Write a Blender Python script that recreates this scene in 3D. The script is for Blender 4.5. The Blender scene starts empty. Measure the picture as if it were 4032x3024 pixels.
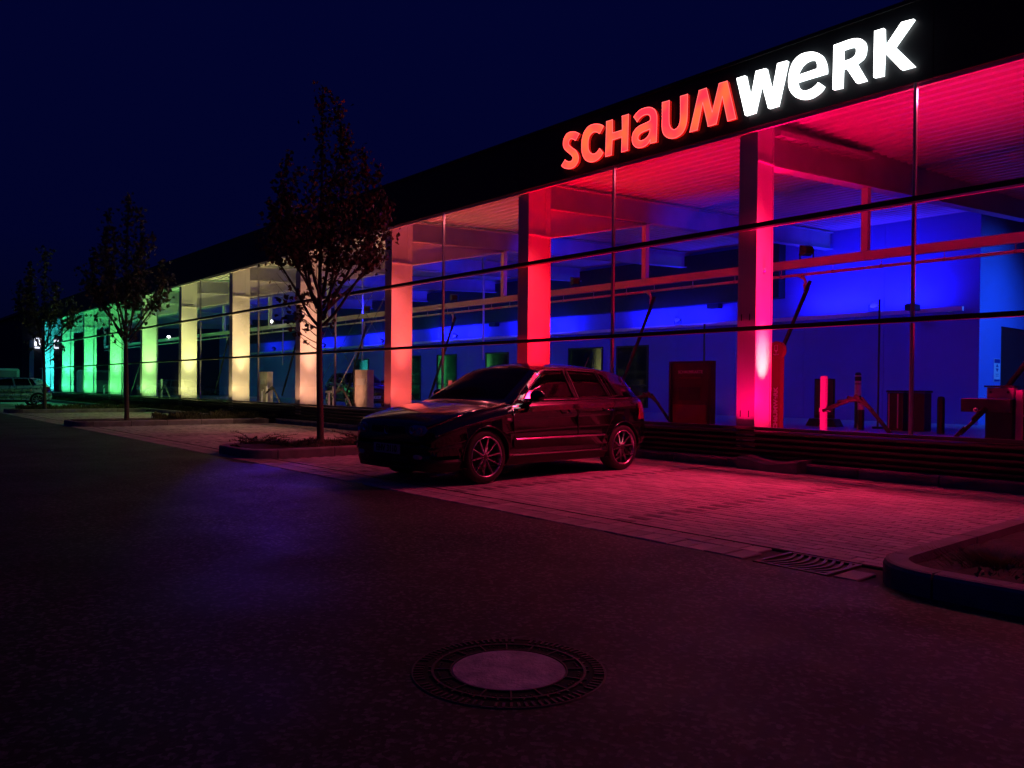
import bpy, bmesh, math, random, json
from mathutils import Vector, Matrix
from mathutils.bvhtree import BVHTree
random.seed(7)
R = math.radians
sc = bpy.context.scene
# ------------------------------------------------------------------ camera
# world: x along the glass front (towards the near end), y into the hall, z up
YAW, PIT, ROL, CH = 0.704085, -0.0113216, 0.00970797, 1.15
cam = bpy.data.cameras.new('camera'); camo = bpy.data.objects.new('camera', cam); sc.collection.objects.link(camo)
F = Vector((-math.cos(YAW)*math.cos(PIT), math.sin(YAW)*math.cos(PIT), math.sin(PIT)))
Rt = Vector((math.sin(YAW), math.cos(YAW), 0)); Up = Rt.cross(F)
Rr = math.cos(ROL)*Rt + math.sin(ROL)*Up; Ur = -math.sin(ROL)*Rt + math.cos(ROL)*Up
camo.matrix_world = Matrix(((Rr.x, Ur.x, -F.x, 0), (Rr.y, Ur.y, -F.y, 0), (Rr.z, Ur.z, -F.z, CH), (0, 0, 0, 1)))
cam.sensor_width = 36; cam.lens = 36*3150.7/4032; cam.shift_y = 46.15/4032
cam.clip_start = .05; cam.clip_end = 1500
sc.camera = camo
# ------------------------------------------------------------------ night sky
W = bpy.data.worlds.new('World'); sc.world = W; W.use_nodes = True
nt = W.node_tree; nt.nodes.clear()
wo = nt.nodes.new('ShaderNodeOutputWorld'); bg = nt.nodes.new('ShaderNodeBackground')
tc = nt.nodes.new('ShaderNodeTexCoord'); sp = nt.nodes.new('ShaderNodeSeparateXYZ'); cr = nt.nodes.new('ShaderNodeValToRGB')
nt.links.new(tc.outputs['Generated'], sp.inputs[0]); nt.links.new(sp.outputs['Z'], cr.inputs[0])
cr.color_ramp.elements[0].position = 0.0; cr.color_ramp.elements[0].color = (.0007, .0013, .0085, 1)
cr.color_ramp.elements[1].position = .9; cr.color_ramp.elements[1].color = (.0008, .0016, .033, 1)
e = cr.color_ramp.elements.new(.16); e.color = (.0005, .0011, .021, 1)
nt.links.new(cr.outputs[0], bg.inputs[0]); bg.inputs[1].default_value = 1.0
nt.links.new(bg.outputs[0], wo.inputs[0])
sc.view_settings.view_transform = 'Standard'; sc.view_settings.look = 'None'
sc.view_settings.exposure = 0; sc.view_settings.gamma = 1; sc.view_settings.use_curve_mapping = False
sc.render.engine = 'CYCLES'
cy = sc.cycles
cy.use_denoising = True
try: cy.denoiser = 'OPENIMAGEDENOISE'; cy.denoising_input_passes = 'RGB_ALBEDO_NORMAL'; cy.denoising_prefilter = 'ACCURATE'
except Exception: pass
cy.max_bounces = 7; cy.diffuse_bounces = 4; cy.glossy_bounces = 4; cy.transmission_bounces = 4; cy.transparent_max_bounces = 16
cy.sample_clamp_indirect = 6; cy.caustics_reflective = False; cy.caustics_refractive = False; cy.use_light_tree = True

# ------------------------------------------------------------------ materials
MATS = {}
def mat(name, col, rough=.6, metal=0, var=.15, nscale=6, bump=0, bscale=40, coat=0, spec=.5, detail=4, piece=0):
    m = bpy.data.materials.new(name); m.use_nodes = True; t = m.node_tree; n = t.nodes; b = n['Principled BSDF']
    tcn = n.new('ShaderNodeTexCoord'); no = n.new('ShaderNodeTexNoise'); no.inputs['Scale'].default_value = nscale; no.inputs['Detail'].default_value = detail
    t.links.new(tcn.outputs['Object'], no.inputs['Vector'])
    mp = n.new('ShaderNodeMapRange'); mp.inputs[1].default_value = .25; mp.inputs[2].default_value = .75
    mp.inputs[3].default_value = 1-var; mp.inputs[4].default_value = 1+var
    t.links.new(no.outputs['Fac'], mp.inputs[0])
    mx = n.new('ShaderNodeVectorMath'); mx.operation = 'SCALE'; mx.inputs[0].default_value = col[:3]
    src = mp.outputs[0]
    if piece:      # every stone or leaf differs a little in tone
        gi = n.new('ShaderNodeNewGeometry'); oi = n.new('ShaderNodeObjectInfo'); ad = n.new('ShaderNodeMath'); ad.operation = 'ADD'; fr_ = n.new('ShaderNodeMath'); fr_.operation = 'FRACT'
        t.links.new(gi.outputs['Random Per Island'], ad.inputs[0]); t.links.new(oi.outputs['Random'], ad.inputs[1]); t.links.new(ad.outputs[0], fr_.inputs[0])
        m3 = n.new('ShaderNodeMapRange'); m3.inputs[3].default_value = 1-piece; m3.inputs[4].default_value = 1+piece; t.links.new(fr_.outputs[0], m3.inputs[0])
        mm = n.new('ShaderNodeMath'); mm.operation = 'MULTIPLY'; t.links.new(src, mm.inputs[0]); t.links.new(m3.outputs[0], mm.inputs[1]); src = mm.outputs[0]
    t.links.new(src, mx.inputs['Scale']); t.links.new(mx.outputs[0], b.inputs['Base Color'])
    mr = n.new('ShaderNodeMapRange'); mr.inputs[3].default_value = max(.02, rough-.08); mr.inputs[4].default_value = min(1, rough+.08)
    t.links.new(no.outputs['Fac'], mr.inputs[0]); t.links.new(mr.outputs[0], b.inputs['Roughness'])
    b.inputs['Metallic'].default_value = metal; b.inputs['Specular IOR Level'].default_value = spec
    if coat: b.inputs['Coat Weight'].default_value = coat; b.inputs['Coat Roughness'].default_value = .04
    if bump:
        n2 = n.new('ShaderNodeTexNoise'); n2.inputs['Scale'].default_value = bscale; n2.inputs['Detail'].default_value = 5
        t.links.new(tcn.outputs['Object'], n2.inputs['Vector'])
        bu = n.new('ShaderNodeBump'); bu.inputs['Strength'].default_value = bump; bu.inputs['Distance'].default_value = .01
        t.links.new(n2.outputs['Fac'], bu.inputs['Height']); t.links.new(bu.outputs[0], b.inputs['Normal'])
    MATS[name] = m; return m
def emi(name, col, s):
    m = bpy.data.materials.new(name); m.use_nodes = True; t = m.node_tree; b = t.nodes['Principled BSDF']
    b.inputs['Base Color'].default_value = (*[min(1, c) for c in col], 1); b.inputs['Emission Color'].default_value = (*col, 1); b.inputs['Emission Strength'].default_value = s
    MATS[name] = m; return m
def glass(name, tint=(.95, .97, .97), ior=1.45, rough=.0, dirt=.03):
    m = bpy.data.materials.new(name); m.use_nodes = True; t = m.node_tree; n = t.nodes; n.clear()
    o = n.new('ShaderNodeOutputMaterial'); tr = n.new('ShaderNodeBsdfTransparent'); tr.inputs[0].default_value = (*tint, 1)
    gl = n.new('ShaderNodeBsdfGlossy'); gl.inputs['Roughness'].default_value = rough; gl.inputs[0].default_value = (1, 1, 1, 1)
    # thin pane: the same reflectance from either side, both surfaces counted
    ge = n.new('ShaderNodeNewGeometry'); dp = n.new('ShaderNodeVectorMath'); dp.operation = 'DOT_PRODUCT'; t.links.new(ge.outputs['Normal'], dp.inputs[0]); t.links.new(ge.outputs['Incoming'], dp.inputs[1])
    ab = n.new('ShaderNodeMath'); ab.operation = 'ABSOLUTE'; t.links.new(dp.outputs['Value'], ab.inputs[0])
    su = n.new('ShaderNodeMath'); su.operation = 'SUBTRACT'; su.inputs[0].default_value = 1; t.links.new(ab.outputs[0], su.inputs[1])
    pw = n.new('ShaderNodeMath'); pw.operation = 'POWER'; pw.inputs[1].default_value = 5; t.links.new(su.outputs[0], pw.inputs[0])
    fr = n.new('ShaderNodeMath'); fr.operation = 'MULTIPLY_ADD'; fr.inputs[1].default_value = .92; fr.inputs[2].default_value = .075; t.links.new(pw.outputs[0], fr.inputs[0])
    mx = n.new('ShaderNodeMixShader'); t.links.new(fr.outputs[0], mx.inputs[0]); t.links.new(tr.outputs[0], mx.inputs[1]); t.links.new(gl.outputs[0], mx.inputs[2])
    # a thin film of dust streaks
    df = n.new('ShaderNodeBsdfDiffuse'); df.inputs[0].default_value = (.5, .5, .5, 1)
    tx = n.new('ShaderNodeTexCoord'); no = n.new('ShaderNodeTexNoise'); no.inputs['Scale'].default_value = 1.3; no.inputs['Detail'].default_value = 6
    t.links.new(tx.outputs['Object'], no.inputs['Vector'])
    mr = n.new('ShaderNodeMapRange'); mr.inputs[1].default_value = .5; mr.inputs[2].default_value = .8; mr.inputs[3].default_value = dirt*.3; mr.inputs[4].default_value = dirt
    t.links.new(no.outputs['Fac'], mr.inputs[0])
    m2 = n.new('ShaderNodeMixShader'); t.links.new(mr.outputs[0], m2.inputs[0]); t.links.new(mx.outputs[0], m2.inputs[1]); t.links.new(df.outputs[0], m2.inputs[2])
    t.links.new(m2.outputs[0], o.inputs[0]); MATS[name] = m; return m

def asphalt_mat():
    m = bpy.data.materials.new('asphalt'); m.use_nodes = True; t = m.node_tree; n = t.nodes; b = n['Principled BSDF']; b.inputs['Specular IOR Level'].default_value = .4
    g = n.new('ShaderNodeNewGeometry'); L = t.links.new
    def noise(s, d=4, r=.55, vec=None):
        q = n.new('ShaderNodeTexNoise'); q.inputs['Scale'].default_value = s; q.inputs['Detail'].default_value = d; q.inputs['Roughness'].default_value = r; L(vec or g.outputs['Position'], q.inputs['Vector']); return q.outputs['Fac']
    def rng(v, a, b_, c, d):
        q = n.new('ShaderNodeMapRange'); q.inputs[1].default_value = a; q.inputs[2].default_value = b_; q.inputs[3].default_value = c; q.inputs[4].default_value = d; L(v, q.inputs[0]); return q.outputs[0]
    def mul(a, b_):
        q = n.new('ShaderNodeMath'); q.operation = 'MULTIPLY'; L(a, q.inputs[0]); L(b_, q.inputs[1]); return q.outputs[0]
    v = n.new('ShaderNodeTexVoronoi'); v.inputs['Scale'].default_value = 52; L(g.outputs['Position'], v.inputs['Vector'])
    sep = n.new('ShaderNodeSeparateColor'); L(v.outputs['Color'], sep.inputs[0])
    stones = rng(sep.outputs[0], .6, 1.0, .5, 4.2)          # a few pale stones in dark binder
    fine = rng(noise(170, 3), .3, .7, .6, 1.5)
    patch = rng(noise(.5, 6, .62), .3, .7, .6, 1.4)
    mp = n.new('ShaderNodeMapping'); mp.inputs['Scale'].default_value = (.12, 1.6, 1); L(g.outputs['Position'], mp.inputs[0])
    tracks = rng(noise(1.0, 3, .5, mp.outputs[0]), .35, .65, .78, 1.22)
    spots = rng(noise(3.2, 5, .7), .62, .74, 1, .45)
    k = mul(mul(mul(stones, fine), mul(patch, tracks)), spots)
    # hairline cracks
    w = n.new('ShaderNodeTexVoronoi'); w.feature = 'DISTANCE_TO_EDGE'; w.inputs['Scale'].default_value = .42
    dis = n.new('ShaderNodeTexNoise'); dis.inputs['Scale'].default_value = 2.5; dis.inputs['Detail'].default_value = 5; L(g.outputs['Position'], dis.inputs['Vector'])
    ad = n.new('ShaderNodeVectorMath'); ad.operation = 'ADD'; sc2 = n.new('ShaderNodeVectorMath'); sc2.operation = 'SCALE'; sc2.inputs['Scale'].default_value = .7; L(dis.outputs['Color'], sc2.inputs[0]); L(g.outputs['Position'], ad.inputs[0]); L(sc2.outputs[0], ad.inputs[1]); L(ad.outputs[0], w.inputs['Vector'])
    crack = rng(w.outputs['Distance'], 0, .006, .35, 1); k = mul(k, crack)
    vm = n.new('ShaderNodeVectorMath'); vm.operation = 'SCALE'; vm.inputs[0].default_value = (.024, .0235, .024); L(k, vm.inputs['Scale']); L(vm.outputs[0], b.inputs['Base Color'])
    L(rng(noise(.9, 5, .6), .35, .7, .62, .85), b.inputs['Roughness'])
    bu = n.new('ShaderNodeBump'); bu.inputs['Strength'].default_value = .14; bu.inputs['Distance'].default_value = .004
    L(v.outputs['Distance'], bu.inputs['Height']); L(bu.outputs[0], b.inputs['Normal'])
    MATS['asphalt'] = m
asphalt_mat()
mat('paver', (.33, .32, .31), .75, var=.30, nscale=1.7, bump=.35, bscale=220, piece=.20, detail=7)
mat('paver_dark', (.10, .095, .10), .75, var=.2, nscale=9, bump=.3, bscale=200)
mat('joint_sand', (.05, .045, .04), .95, var=.3, nscale=30)
mat('block_grey', (.30, .28, .27), .7, var=.28, nscale=5, bump=.4, bscale=160, piece=.22)
mat('kerb_concrete', (.21, .205, .20), .85, var=.35, nscale=5, bump=.6, bscale=90, piece=.15, detail=8)
mat('soil', (.045, .035, .028), .95, var=.5, nscale=12, bump=.9, bscale=30)
mat('lawn', (.05, .07, .03), .95, var=.5, nscale=8, bump=.6, bscale=40)
mat('grass', (.07, .10, .035), .8, var=.4, nscale=3)
mat('dry_grass', (.28, .23, .13), .8, var=.3, nscale=10)
mat('juniper', (.035, .055, .03), .8, var=.4, nscale=8)
mat('leaf', (.12, .075, .04), .6, var=.4, nscale=2, piece=.4)
mat('leaf_dark', (.10, .13, .07), .6, var=.4, nscale=2, piece=.4)
mat('bark', (.10, .08, .065), .85, var=.35, nscale=20, bump=.8, bscale=60)
mat('fascia', (.018, .019, .022), .42, var=.2, nscale=1.2, spec=.3)
mat('slat_metal', (.10, .10, .105), .38, metal=.6, var=.12, nscale=3)
mat('frame_dark', (.018, .018, .02), .45, metal=.2, var=.1)
mat('frame_mid', (.45, .45, .45), .4, metal=.3, var=.1)
mat('mullion_lit_edge', (.75, .75, .75), .4, var=.08)
mat('steel_white', (.62, .62, .61), .5, var=.07, nscale=1.6, bump=.06, bscale=7)
mat('steel_grey', (.42, .42, .42), .5, var=.14, nscale=2.2)
mat('deck', (.6, .6, .6), .45, metal=.1, var=.06, nscale=1)
mat('galv', (.45, .46, .46), .42, metal=.55, var=.15, nscale=14)
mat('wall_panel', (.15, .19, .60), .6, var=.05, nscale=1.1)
mat('hall_floor', (.24, .25, .31), .4, var=.2, nscale=1.5)
mat('black_plastic', (.015, .015, .016), .45, var=.1)
mat('rubber_hose', (.02, .018, .02), .5, var=.2)
mat('stainless', (.55, .55, .55), .3, metal=.9, var=.1, nscale=5)
mat('board_panel', (.05, .012, .014), .4, var=.15)
mat('board_red', (.16, .012, .018), .5, var=.1)
mat('print_white', (.7, .7, .7), .5, var=.03)
mat('print_blue', (.02, .03, .25), .5, var=.03)
mat('red_stele', (.28, .05, .06), .45, var=.06)
mat('station_panel', (.62, .55, .50), .45, var=.22, nscale=5)
mat('concrete_disc', (.60, .46, .44), .75, var=.5, nscale=9, bump=.7, bscale=60)
mat('cast_iron', (.07, .06, .06), .6, metal=.5, var=.3, nscale=25)
mat('pit_black', (.004, .004, .004), .9, var=.1)
mat('car_paint', (.006, .006, .009), .22, metal=0, var=.04, coat=1.0, spec=.3)
mat('car_paint_silver', (.5, .52, .54), .28, metal=.6, var=.1, coat=.6)
mat('car_trim', (.012, .012, .012), .55, var=.1)
mat('car_glass', (.004, .004, .006), .04, var=.02, spec=.32)
mat('windscreen_glass', (.003, .003, .004), .2, var=.02, spec=.12)
mat('tyre', (.018, .018, .018), .75, var=.15)
mat('rim', (.75, .75, .77), .28, metal=1, var=.05)
mat('chrome', (.75, .75, .75), .1, metal=1, var=.02)
mat('headlamp', (.35, .36, .4), .08, metal=.5, var=.35, nscale=30, coat=1)
mat('lamp_red', (.20, .01, .008), .12, var=.15, nscale=20, coat=1)
mat('indicator', (.7, .6, .5), .15, var=.1, coat=1)
mat('plate_white', (.55, .55, .55), .5, var=.05)
mat('interior', (.02, .02, .02), .9, var=.1)
mat('far_wall', (.05, .055, .075), .8, var=.15, nscale=.8)
mat('van_white', (.5, .55, .5), .5, var=.1)
mat('bin_dark', (.03, .03, .035), .5, var=.15)
glass('glazing'); glass('glass_plain', dirt=.01)
mat('window_dark', (.004, .005, .007), .02, var=.02, spec=1.0)
emi('letter_white', (1, 1, .98), 4.6); emi('letter_white_side', (.9, 1, 1), 2.4)
emi('letter_far', (.85, .88, 1), 2.2)
emi('exit_glow', (.35, 1, .9), 3.0); emi('exit_white', (.9, 1, 1), 4.0); emi('lamp_white', (1, 1, 1), 25)
emi('tail_glow', (1, .04, .03), 3)
def letter_red():
    m = emi('letter_red', (1, .07, .04), 1); t = m.node_tree; n = t.nodes; b = n['Principled BSDF']
    g = n.new('ShaderNodeNewGeometry'); no = n.new('ShaderNodeTexNoise'); no.inputs['Scale'].default_value = 2.6; no.inputs['Detail'].default_value = 1
    t.links.new(g.outputs['Position'], no.inputs['Vector'])
    c = n.new('ShaderNodeValToRGB'); c.color_ramp.elements[0].position = .38; c.color_ramp.elements[0].color = (1, .035, .07, 1)
    c.color_ramp.elements[1].position = .66; c.color_ramp.elements[1].color = (1, .14, .05, 1)
    t.links.new(no.outputs['Fac'], c.inputs[0]); t.links.new(c.outputs[0], b.inputs['Emission Color']); b.inputs['Emission Strength'].default_value = 1.15
letter_red(); emi('letter_red_edge', (1, .16, .16), 1.3); emi('letter_red_side', (1, .02, .015), .35)

# ------------------------------------------------------------------ mesh helpers
col = sc.collection
ORG = {}
class MB:
    def __init__(s): s.v = []; s.f = []; s.m = []
    def add(s, vs, fs, mi=0):
        o = len(s.v); s.v += [tuple(p) for p in vs]; s.f += [tuple(o+i for i in f) for f in fs]; s.m += [mi]*len(fs)
        return s
    def box(s, x0, x1, y0, y1, z0, z1, mi=0, bev=0):
        x0, x1 = sorted((x0, x1)); y0, y1 = sorted((y0, y1)); z0, z1 = sorted((z0, z1))
        if bev:
            b = bev
            P = []
            for z, i in ((z0, 0), (z1-b, 0), (z1, b)):
                P += [(x0+i, y0+i, z), (x1-i, y0+i, z), (x1-i, y1-i, z), (x0+i, y1-i, z)]
            fs = [(3, 2, 1, 0), (8, 9, 10, 11)]
            for l in (0, 4):
                for k in range(4): fs.append((l+k, l+(k+1) % 4, l+4+(k+1) % 4, l+4+k))
            return s.add(P, fs, mi)
        return s.add([(x0, y0, z0), (x1, y0, z0), (x1, y1, z0), (x0, y1, z0), (x0, y0, z1), (x1, y0, z1), (x1, y1, z1), (x0, y1, z1)],
                     [(3, 2, 1, 0), (4, 5, 6, 7), (0, 1, 5, 4), (1, 2, 6, 5), (2, 3, 7, 6), (3, 0, 4, 7)], mi)
    def prism(s, poly, axis, a, b, mi=0):
        """poly: 2-D list; axis 'x': poly=(y,z); 'y': (x,z); 'z': (x,y)"""
        def P(p, t): return {'x': (t, p[0], p[1]), 'y': (p[0], t, p[1]), 'z': (p[0], p[1], t)}[axis]
        n = len(poly)
        return s.add([P(p, a) for p in poly]+[P(p, b) for p in poly],
                     [tuple(range(n-1, -1, -1)), tuple(range(n, 2*n))]+[(i, (i+1) % n, n+(i+1) % n, n+i) for i in range(n)], mi)
    def tube(s, pts, r, n=8, mi=0, cap=True):
        pts = [Vector(p) for p in pts]; rs = r if isinstance(r, (list, tuple)) else [r]*len(pts)
        o = len(s.v); up = None
        for i, p in enumerate(pts):
            d = (pts[min(i+1, len(pts)-1)]-pts[max(i-1, 0)]).normalized()
            if up is None:
                up = Vector((0, 0, 1)) if abs(d.z) < .9 else Vector((1, 0, 0))
            a = d.cross(up)
            if a.length < 1e-4: a = d.cross(Vector((0, 1, 0)))
            a.normalize(); b = a.cross(d).normalized(); up = b
            for k in range(n):
                t = 2*math.pi*k/n; s.v.append(tuple(p+(a*math.cos(t)+b*math.sin(t))*rs[i]))
        for i in range(len(pts)-1):
            for k in range(n):
                s.f.append((o+i*n+k, o+i*n+(k+1) % n, o+(i+1)*n+(k+1) % n, o+(i+1)*n+k)); s.m.append(mi)
        if cap:
            s.f.append(tuple(o+k for k in range(n-1, -1, -1))); s.m.append(mi)
            e = o+(len(pts)-1)*n; s.f.append(tuple(e+k for k in range(n))); s.m.append(mi)
        return s
    def lathe(s, prof, c, axis='z', n=24, mi=0):
        """prof: (r, h) list"""
        o = len(s.v)
        for r, h in prof:
            for k in range(n):
                t = 2*math.pi*k/n; a, b = r*math.cos(t), r*math.sin(t)
                s.v.append({'z': (c[0]+a, c[1]+b, c[2]+h), 'x': (c[0]+h, c[1]+a, c[2]+b), 'y': (c[0]+a, c[1]+h, c[2]+b)}[axis])
        for i in range(len(prof)-1):
            for k in range(n):
                s.f.append((o+i*n+k, o+i*n+(k+1) % n, o+(i+1)*n+(k+1) % n, o+(i+1)*n+k)); s.m.append(mi)
        return s
    def build(s, name, m, parent=None, smooth=False, kind=None, auto=None):
        me = bpy.data.meshes.new(name); off = ORG.get(parent.name, Vector()) if parent else Vector()
        me.from_pydata([(v[0]-off[0], v[1]-off[1], v[2]-off[2]) for v in s.v], [], s.f)
        ms = m if isinstance(m, (list, tuple)) else [m]
        for k in ms: me.materials.append(MATS[k])
        if len(ms) > 1: me.polygons.foreach_set('material_index', s.m)
        bm = bmesh.new(); bm.from_mesh(me); bmesh.ops.recalc_face_normals(bm, faces=bm.faces[:]); bm.to_mesh(me); bm.free()
        if smooth: me.polygons.foreach_set('use_smooth', [True]*len(me.polygons))
        o = bpy.data.objects.new(name, me); col.objects.link(o)
        if parent: o.parent = parent; ORG[o.name] = off
        if kind: o['kind'] = kind
        return o
def thing(name, label, cat, loc=(0, 0, 0), group=None, rz=0):
    o = bpy.data.objects.new(name, None); col.objects.link(o); o.empty_display_size = .2
    o.location = loc; o.rotation_euler = (0, 0, rz); ORG[o.name] = Vector(loc) if not rz else Vector()
    o['label'] = label; o['category'] = cat
    if group: o['group'] = group
    return o
def tag(o, label, cat, group=None):
    o['label'] = label; o['category'] = cat
    if group: o['group'] = group
    return o
def inst(src, loc, parent=None, name=None, m=None, rz=0, scale=None):
    o = src.copy(); col.objects.link(o); o.location = loc; o.rotation_euler = (0, 0, rz)
    if name: o.name = name
    if scale: o.scale = scale
    if parent: o.parent = parent
    return o
def copy_tree(o, parent=None):
    c = o.copy(); col.objects.link(c)
    if parent: c.parent = parent
    for ch in list(o.children): copy_tree(ch, c)
    return c
def spot(loc, to, color, power, angle=60, blend=1, size=.05, parent=None):
    l = bpy.data.lights.new('lamp', 'SPOT'); l.color = color; l.energy = power; l.spot_size = R(angle); l.spot_blend = blend; l.shadow_soft_size = size
    o = bpy.data.objects.new('spot_light', l); col.objects.link(o); o.location = loc
    d = Vector(to)-Vector(loc); o.rotation_euler = d.to_track_quat('-Z', 'Y').to_euler(); return o
def strip(loc, to, color, power, lx, ly=.12):
    l = bpy.data.lights.new('lamp', 'AREA'); l.shape = 'RECTANGLE'; l.size = lx; l.size_y = ly; l.color = color; l.energy = power
    o = bpy.data.objects.new('lamp_strip', l); col.objects.link(o); o.location = loc
    d = (Vector(to)-Vector(loc)).normalized(); X = Vector((1, 0, 0)); Z = -d; Y = Z.cross(X).normalized(); Z = X.cross(Y)
    o.matrix_world = Matrix.Translation(loc) @ Matrix((X, Y, Z)).transposed().to_4x4(); return o
def catmull(loop, closed=True, seg=5):
    n = len(loop); out = []
    for i in range(n):
        p1 = loop[i]; p2 = loop[(i+1) % n]; out.append((p1[0], p1[1]))
        if p1[2] and p2[2]: continue
        p0 = loop[(i-1) % n]; p3 = loop[(i+2) % n]
        d = math.dist(p1[:2], p2[:2])
        m1 = [(p2[k]-p0[k])*.5 for k in (0, 1)]; m2 = [(p3[k]-p1[k])*.5 for k in (0, 1)]
        def fit(m):
            L = math.hypot(*m); return [c*d/L if L > 1e-9 else 0 for c in m]
        m1 = fit(m1); m2 = fit(m2)
        if p1[2]: m1 = [2*(p2[k]-p1[k])*.75-m2[k]*.5 for k in (0, 1)]
        if p2[2]: m2 = [2*(p2[k]-p1[k])*.75-m1[k]*.5 for k in (0, 1)]
        for j in range(1, seg):
            t = j/seg; h = (2*t**3-3*t*t+1, t**3-2*t*t+t, -2*t**3+3*t*t, t**3-t*t)
            out.append(tuple(h[0]*p1[k]+h[1]*m1[k]+h[2]*p2[k]+h[3]*m2[k] for k in (0, 1)))
    return out
def fill_loops(loops):
    """triangulated 2-D polygon with holes -> verts, tris"""
    from mathutils.geometry import tessellate_polygon
    vs = [Vector((p[0], p[1], 0)) for l in loops for p in l]
    tr = tessellate_polygon([[Vector((p[0], p[1], 0)) for p in l] for l in loops])
    return [(v.x, v.y) for v in vs], [tuple(t) for t in tr]
def text_mesh(txt, size, name='lettering', font_w=1.0, depth=.002, bold=0):
    cu = bpy.data.curves.new(name, 'FONT'); cu.body = txt; cu.size = size; cu.align_x = 'CENTER'; cu.align_y = 'CENTER'; cu.extrude = depth; cu.offset = bold
    ob = bpy.data.objects.new(name, cu); col.objects.link(ob)
    me = bpy.data.meshes.new_from_object(ob.evaluated_get(bpy.context.evaluated_depsgraph_get()))
    bpy.data.objects.remove(ob); bpy.data.curves.remove(cu)
    if font_w != 1:
        for v in me.vertices: v.co.x *= font_w
    return me
def place_text(txt, size, m, parent, M, font_w=1, bold=0, name='lettering', depth=.002):
    me = text_mesh(txt, size, name, font_w, depth, bold); me.transform(M)
    off = ORG.get(parent.name, Vector()); me.transform(Matrix.Translation(-Vector(off)))
    me.materials.clear(); me.materials.append(MATS[m]); o = bpy.data.objects.new(name, me); col.objects.link(o); o.parent = parent; ORG[o.name] = off
    return o
FRONT = Matrix(((1, 0, 0, 0), (0, 0, -1, 0), (0, 1, 0, 0), (0, 0, 0, 1)))   # text plane facing -y
# ================================================================== GROUND
o = MB(); o.add([(-400, -400, -.06), (300, -400, -.06), (300, 400, -.06), (-400, 400, -.06)], [(0, 1, 2, 3)]); o.build('ground', 'lawn', kind='structure')
def sheet(name, x0, x1, y0, y1, z, m, step=None):
    o = MB(); o.add([(x0, y0, z), (x1, y0, z), (x1, y1, z), (x0, y1, z)], [(0, 1, 2, 3)]); return o.build(name, m, kind='structure')
# the asphalt lane with the hole for the manhole frame left to the frame itself (frame stands 4 mm proud)
road = MB()
xs = [-160+i*1.5 for i in range(130)]
ed = [(x, 4.68+.012*math.sin(x*5.1)+.01*math.sin(x*13.7+1)) for x in [-160+i*.25 for i in range(720)]]
road.add([(x, -30, 0) for x, _ in ed]+[(x, y, 0) for x, y in ed], [(i, i+1, len(ed)+i+1, len(ed)+i) for i in range(len(ed)-1)])
road.build('road', 'asphalt', kind='structure')
base = sheet('paving', -70, 12, 4.5, 10.2, -.012, 'joint_sand')
# ---- gutter of two rows of concrete blocks along the lane
def block_mesh(name, w, d, h, m, bev=.006):
    b = MB(); b.box(-w/2, w/2, -d/2, d/2, -h, 0, bev=bev); ob = b.build(name, m); me = ob.data; bpy.data.objects.remove(ob); return me
gut = bpy.data.objects.new('gutter', None); col.objects.link(gut); gut['kind'] = 'structure'
me1 = block_mesh('gutter_block', .152, .192, .09, 'block_grey'); me2 = block_mesh('gutter_block', .152, .252, .09, 'block_grey')
rest = MB()
GR0, GR1 = -3.02, -2.50
for row, (yc, d, me) in enumerate(((5.062, .192, me1), (4.828, .252, me2))):
    x = 3.0; k = 0
    while x > -60:
        x -= .16
        xc = x + (.05 if row else 0)
        if (xc+.07 > GR0 and xc-.07 < GR1) or -2.32 < xc < -.5: continue
        dz = random.uniform(-.0025, .0025); k += 1
        if -2.3 > xc > -24 and k < 152:
            ob = bpy.data.objects.new('gutter_block', me); col.objects.link(ob); ob.parent = gut
            ob.location = (xc+random.uniform(-.002, .002), yc, .004+dz); ob.rotation_euler = (random.uniform(-.006, .006), random.uniform(-.006, .006), random.uniform(-.012, .012))
        else:
            rest.box(xc-.076, xc+.076, yc-d/2, yc+d/2, -.05, .004+dz, bev=.005)
rest.build('gutter_block_run', 'block_grey', gut, kind='stuff')
sl = MB(); sl.box(-60, 3, 5.164, 5.188, -.03, -.012); sl.build('drain_slot', 'pit_black', gut)
sl = MB(); sl.box(-60, 3, 5.160, 5.164, -.03, .003); sl.box(-60, 3, 5.188, 5.193, -.03, .003); sl.build('slot_edge', 'cast_iron', gut)
# ---- pavers, 20 x 10 cm, courses along x; dark ones mark the bays
pv = MB(); pv.box(-.0968, .0968, -.0468, .0468, -.03, 0, bev=.0045); po = pv.build('paver', 'paver'); pme = po.data; bpy.data.objects.remove(po)
pv = MB(); pv.box(-.0968, .0968, -.0468, .0468, -.03, 0, bev=.0045); po = pv.build('paver', 'paver_dark'); pmd = po.data; bpy.data.objects.remove(po)
MARKS = [-4.65, -7.05, -9.45, -15.9, -18.3, -20.7, -27.0, -29.4, -31.8]
cells = []
for (xa, xb) in ((-11.78, -2.27), (-22.88, -13.52), (-34.0, -24.62)):
    ny = 49
    for j in range(ny):
        yc = 5.245+.1*j
        off = 0 if j % 2 == 0 else .1
        k0 = math.ceil((xa+.05-(-4.65)-off)/.2); k1 = math.floor((xb-.05-(-4.65)-off)/.2)
        for k in range(k0, k1+1):
            xc = -4.65+off+.2*k
            dark = off == 0 and any(abs(xc-mx) < .1 for mx in MARKS)
            cells.append((math.hypot(xc, yc), xc, yc, dark))
cells.sort()
near = cells[:300]; far = cells[300:]
for d, xc, yc, dark in near:
    ob = bpy.data.objects.new('paver', pmd if dark else pme); col.objects.link(ob); ob.parent = base
    ob.location = (xc, yc, random.uniform(-.002, .002)); ob.rotation_euler = (random.uniform(-.008, .008), random.uniform(-.006, .006), random.uniform(-.008, .008))
pr = MB()
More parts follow.
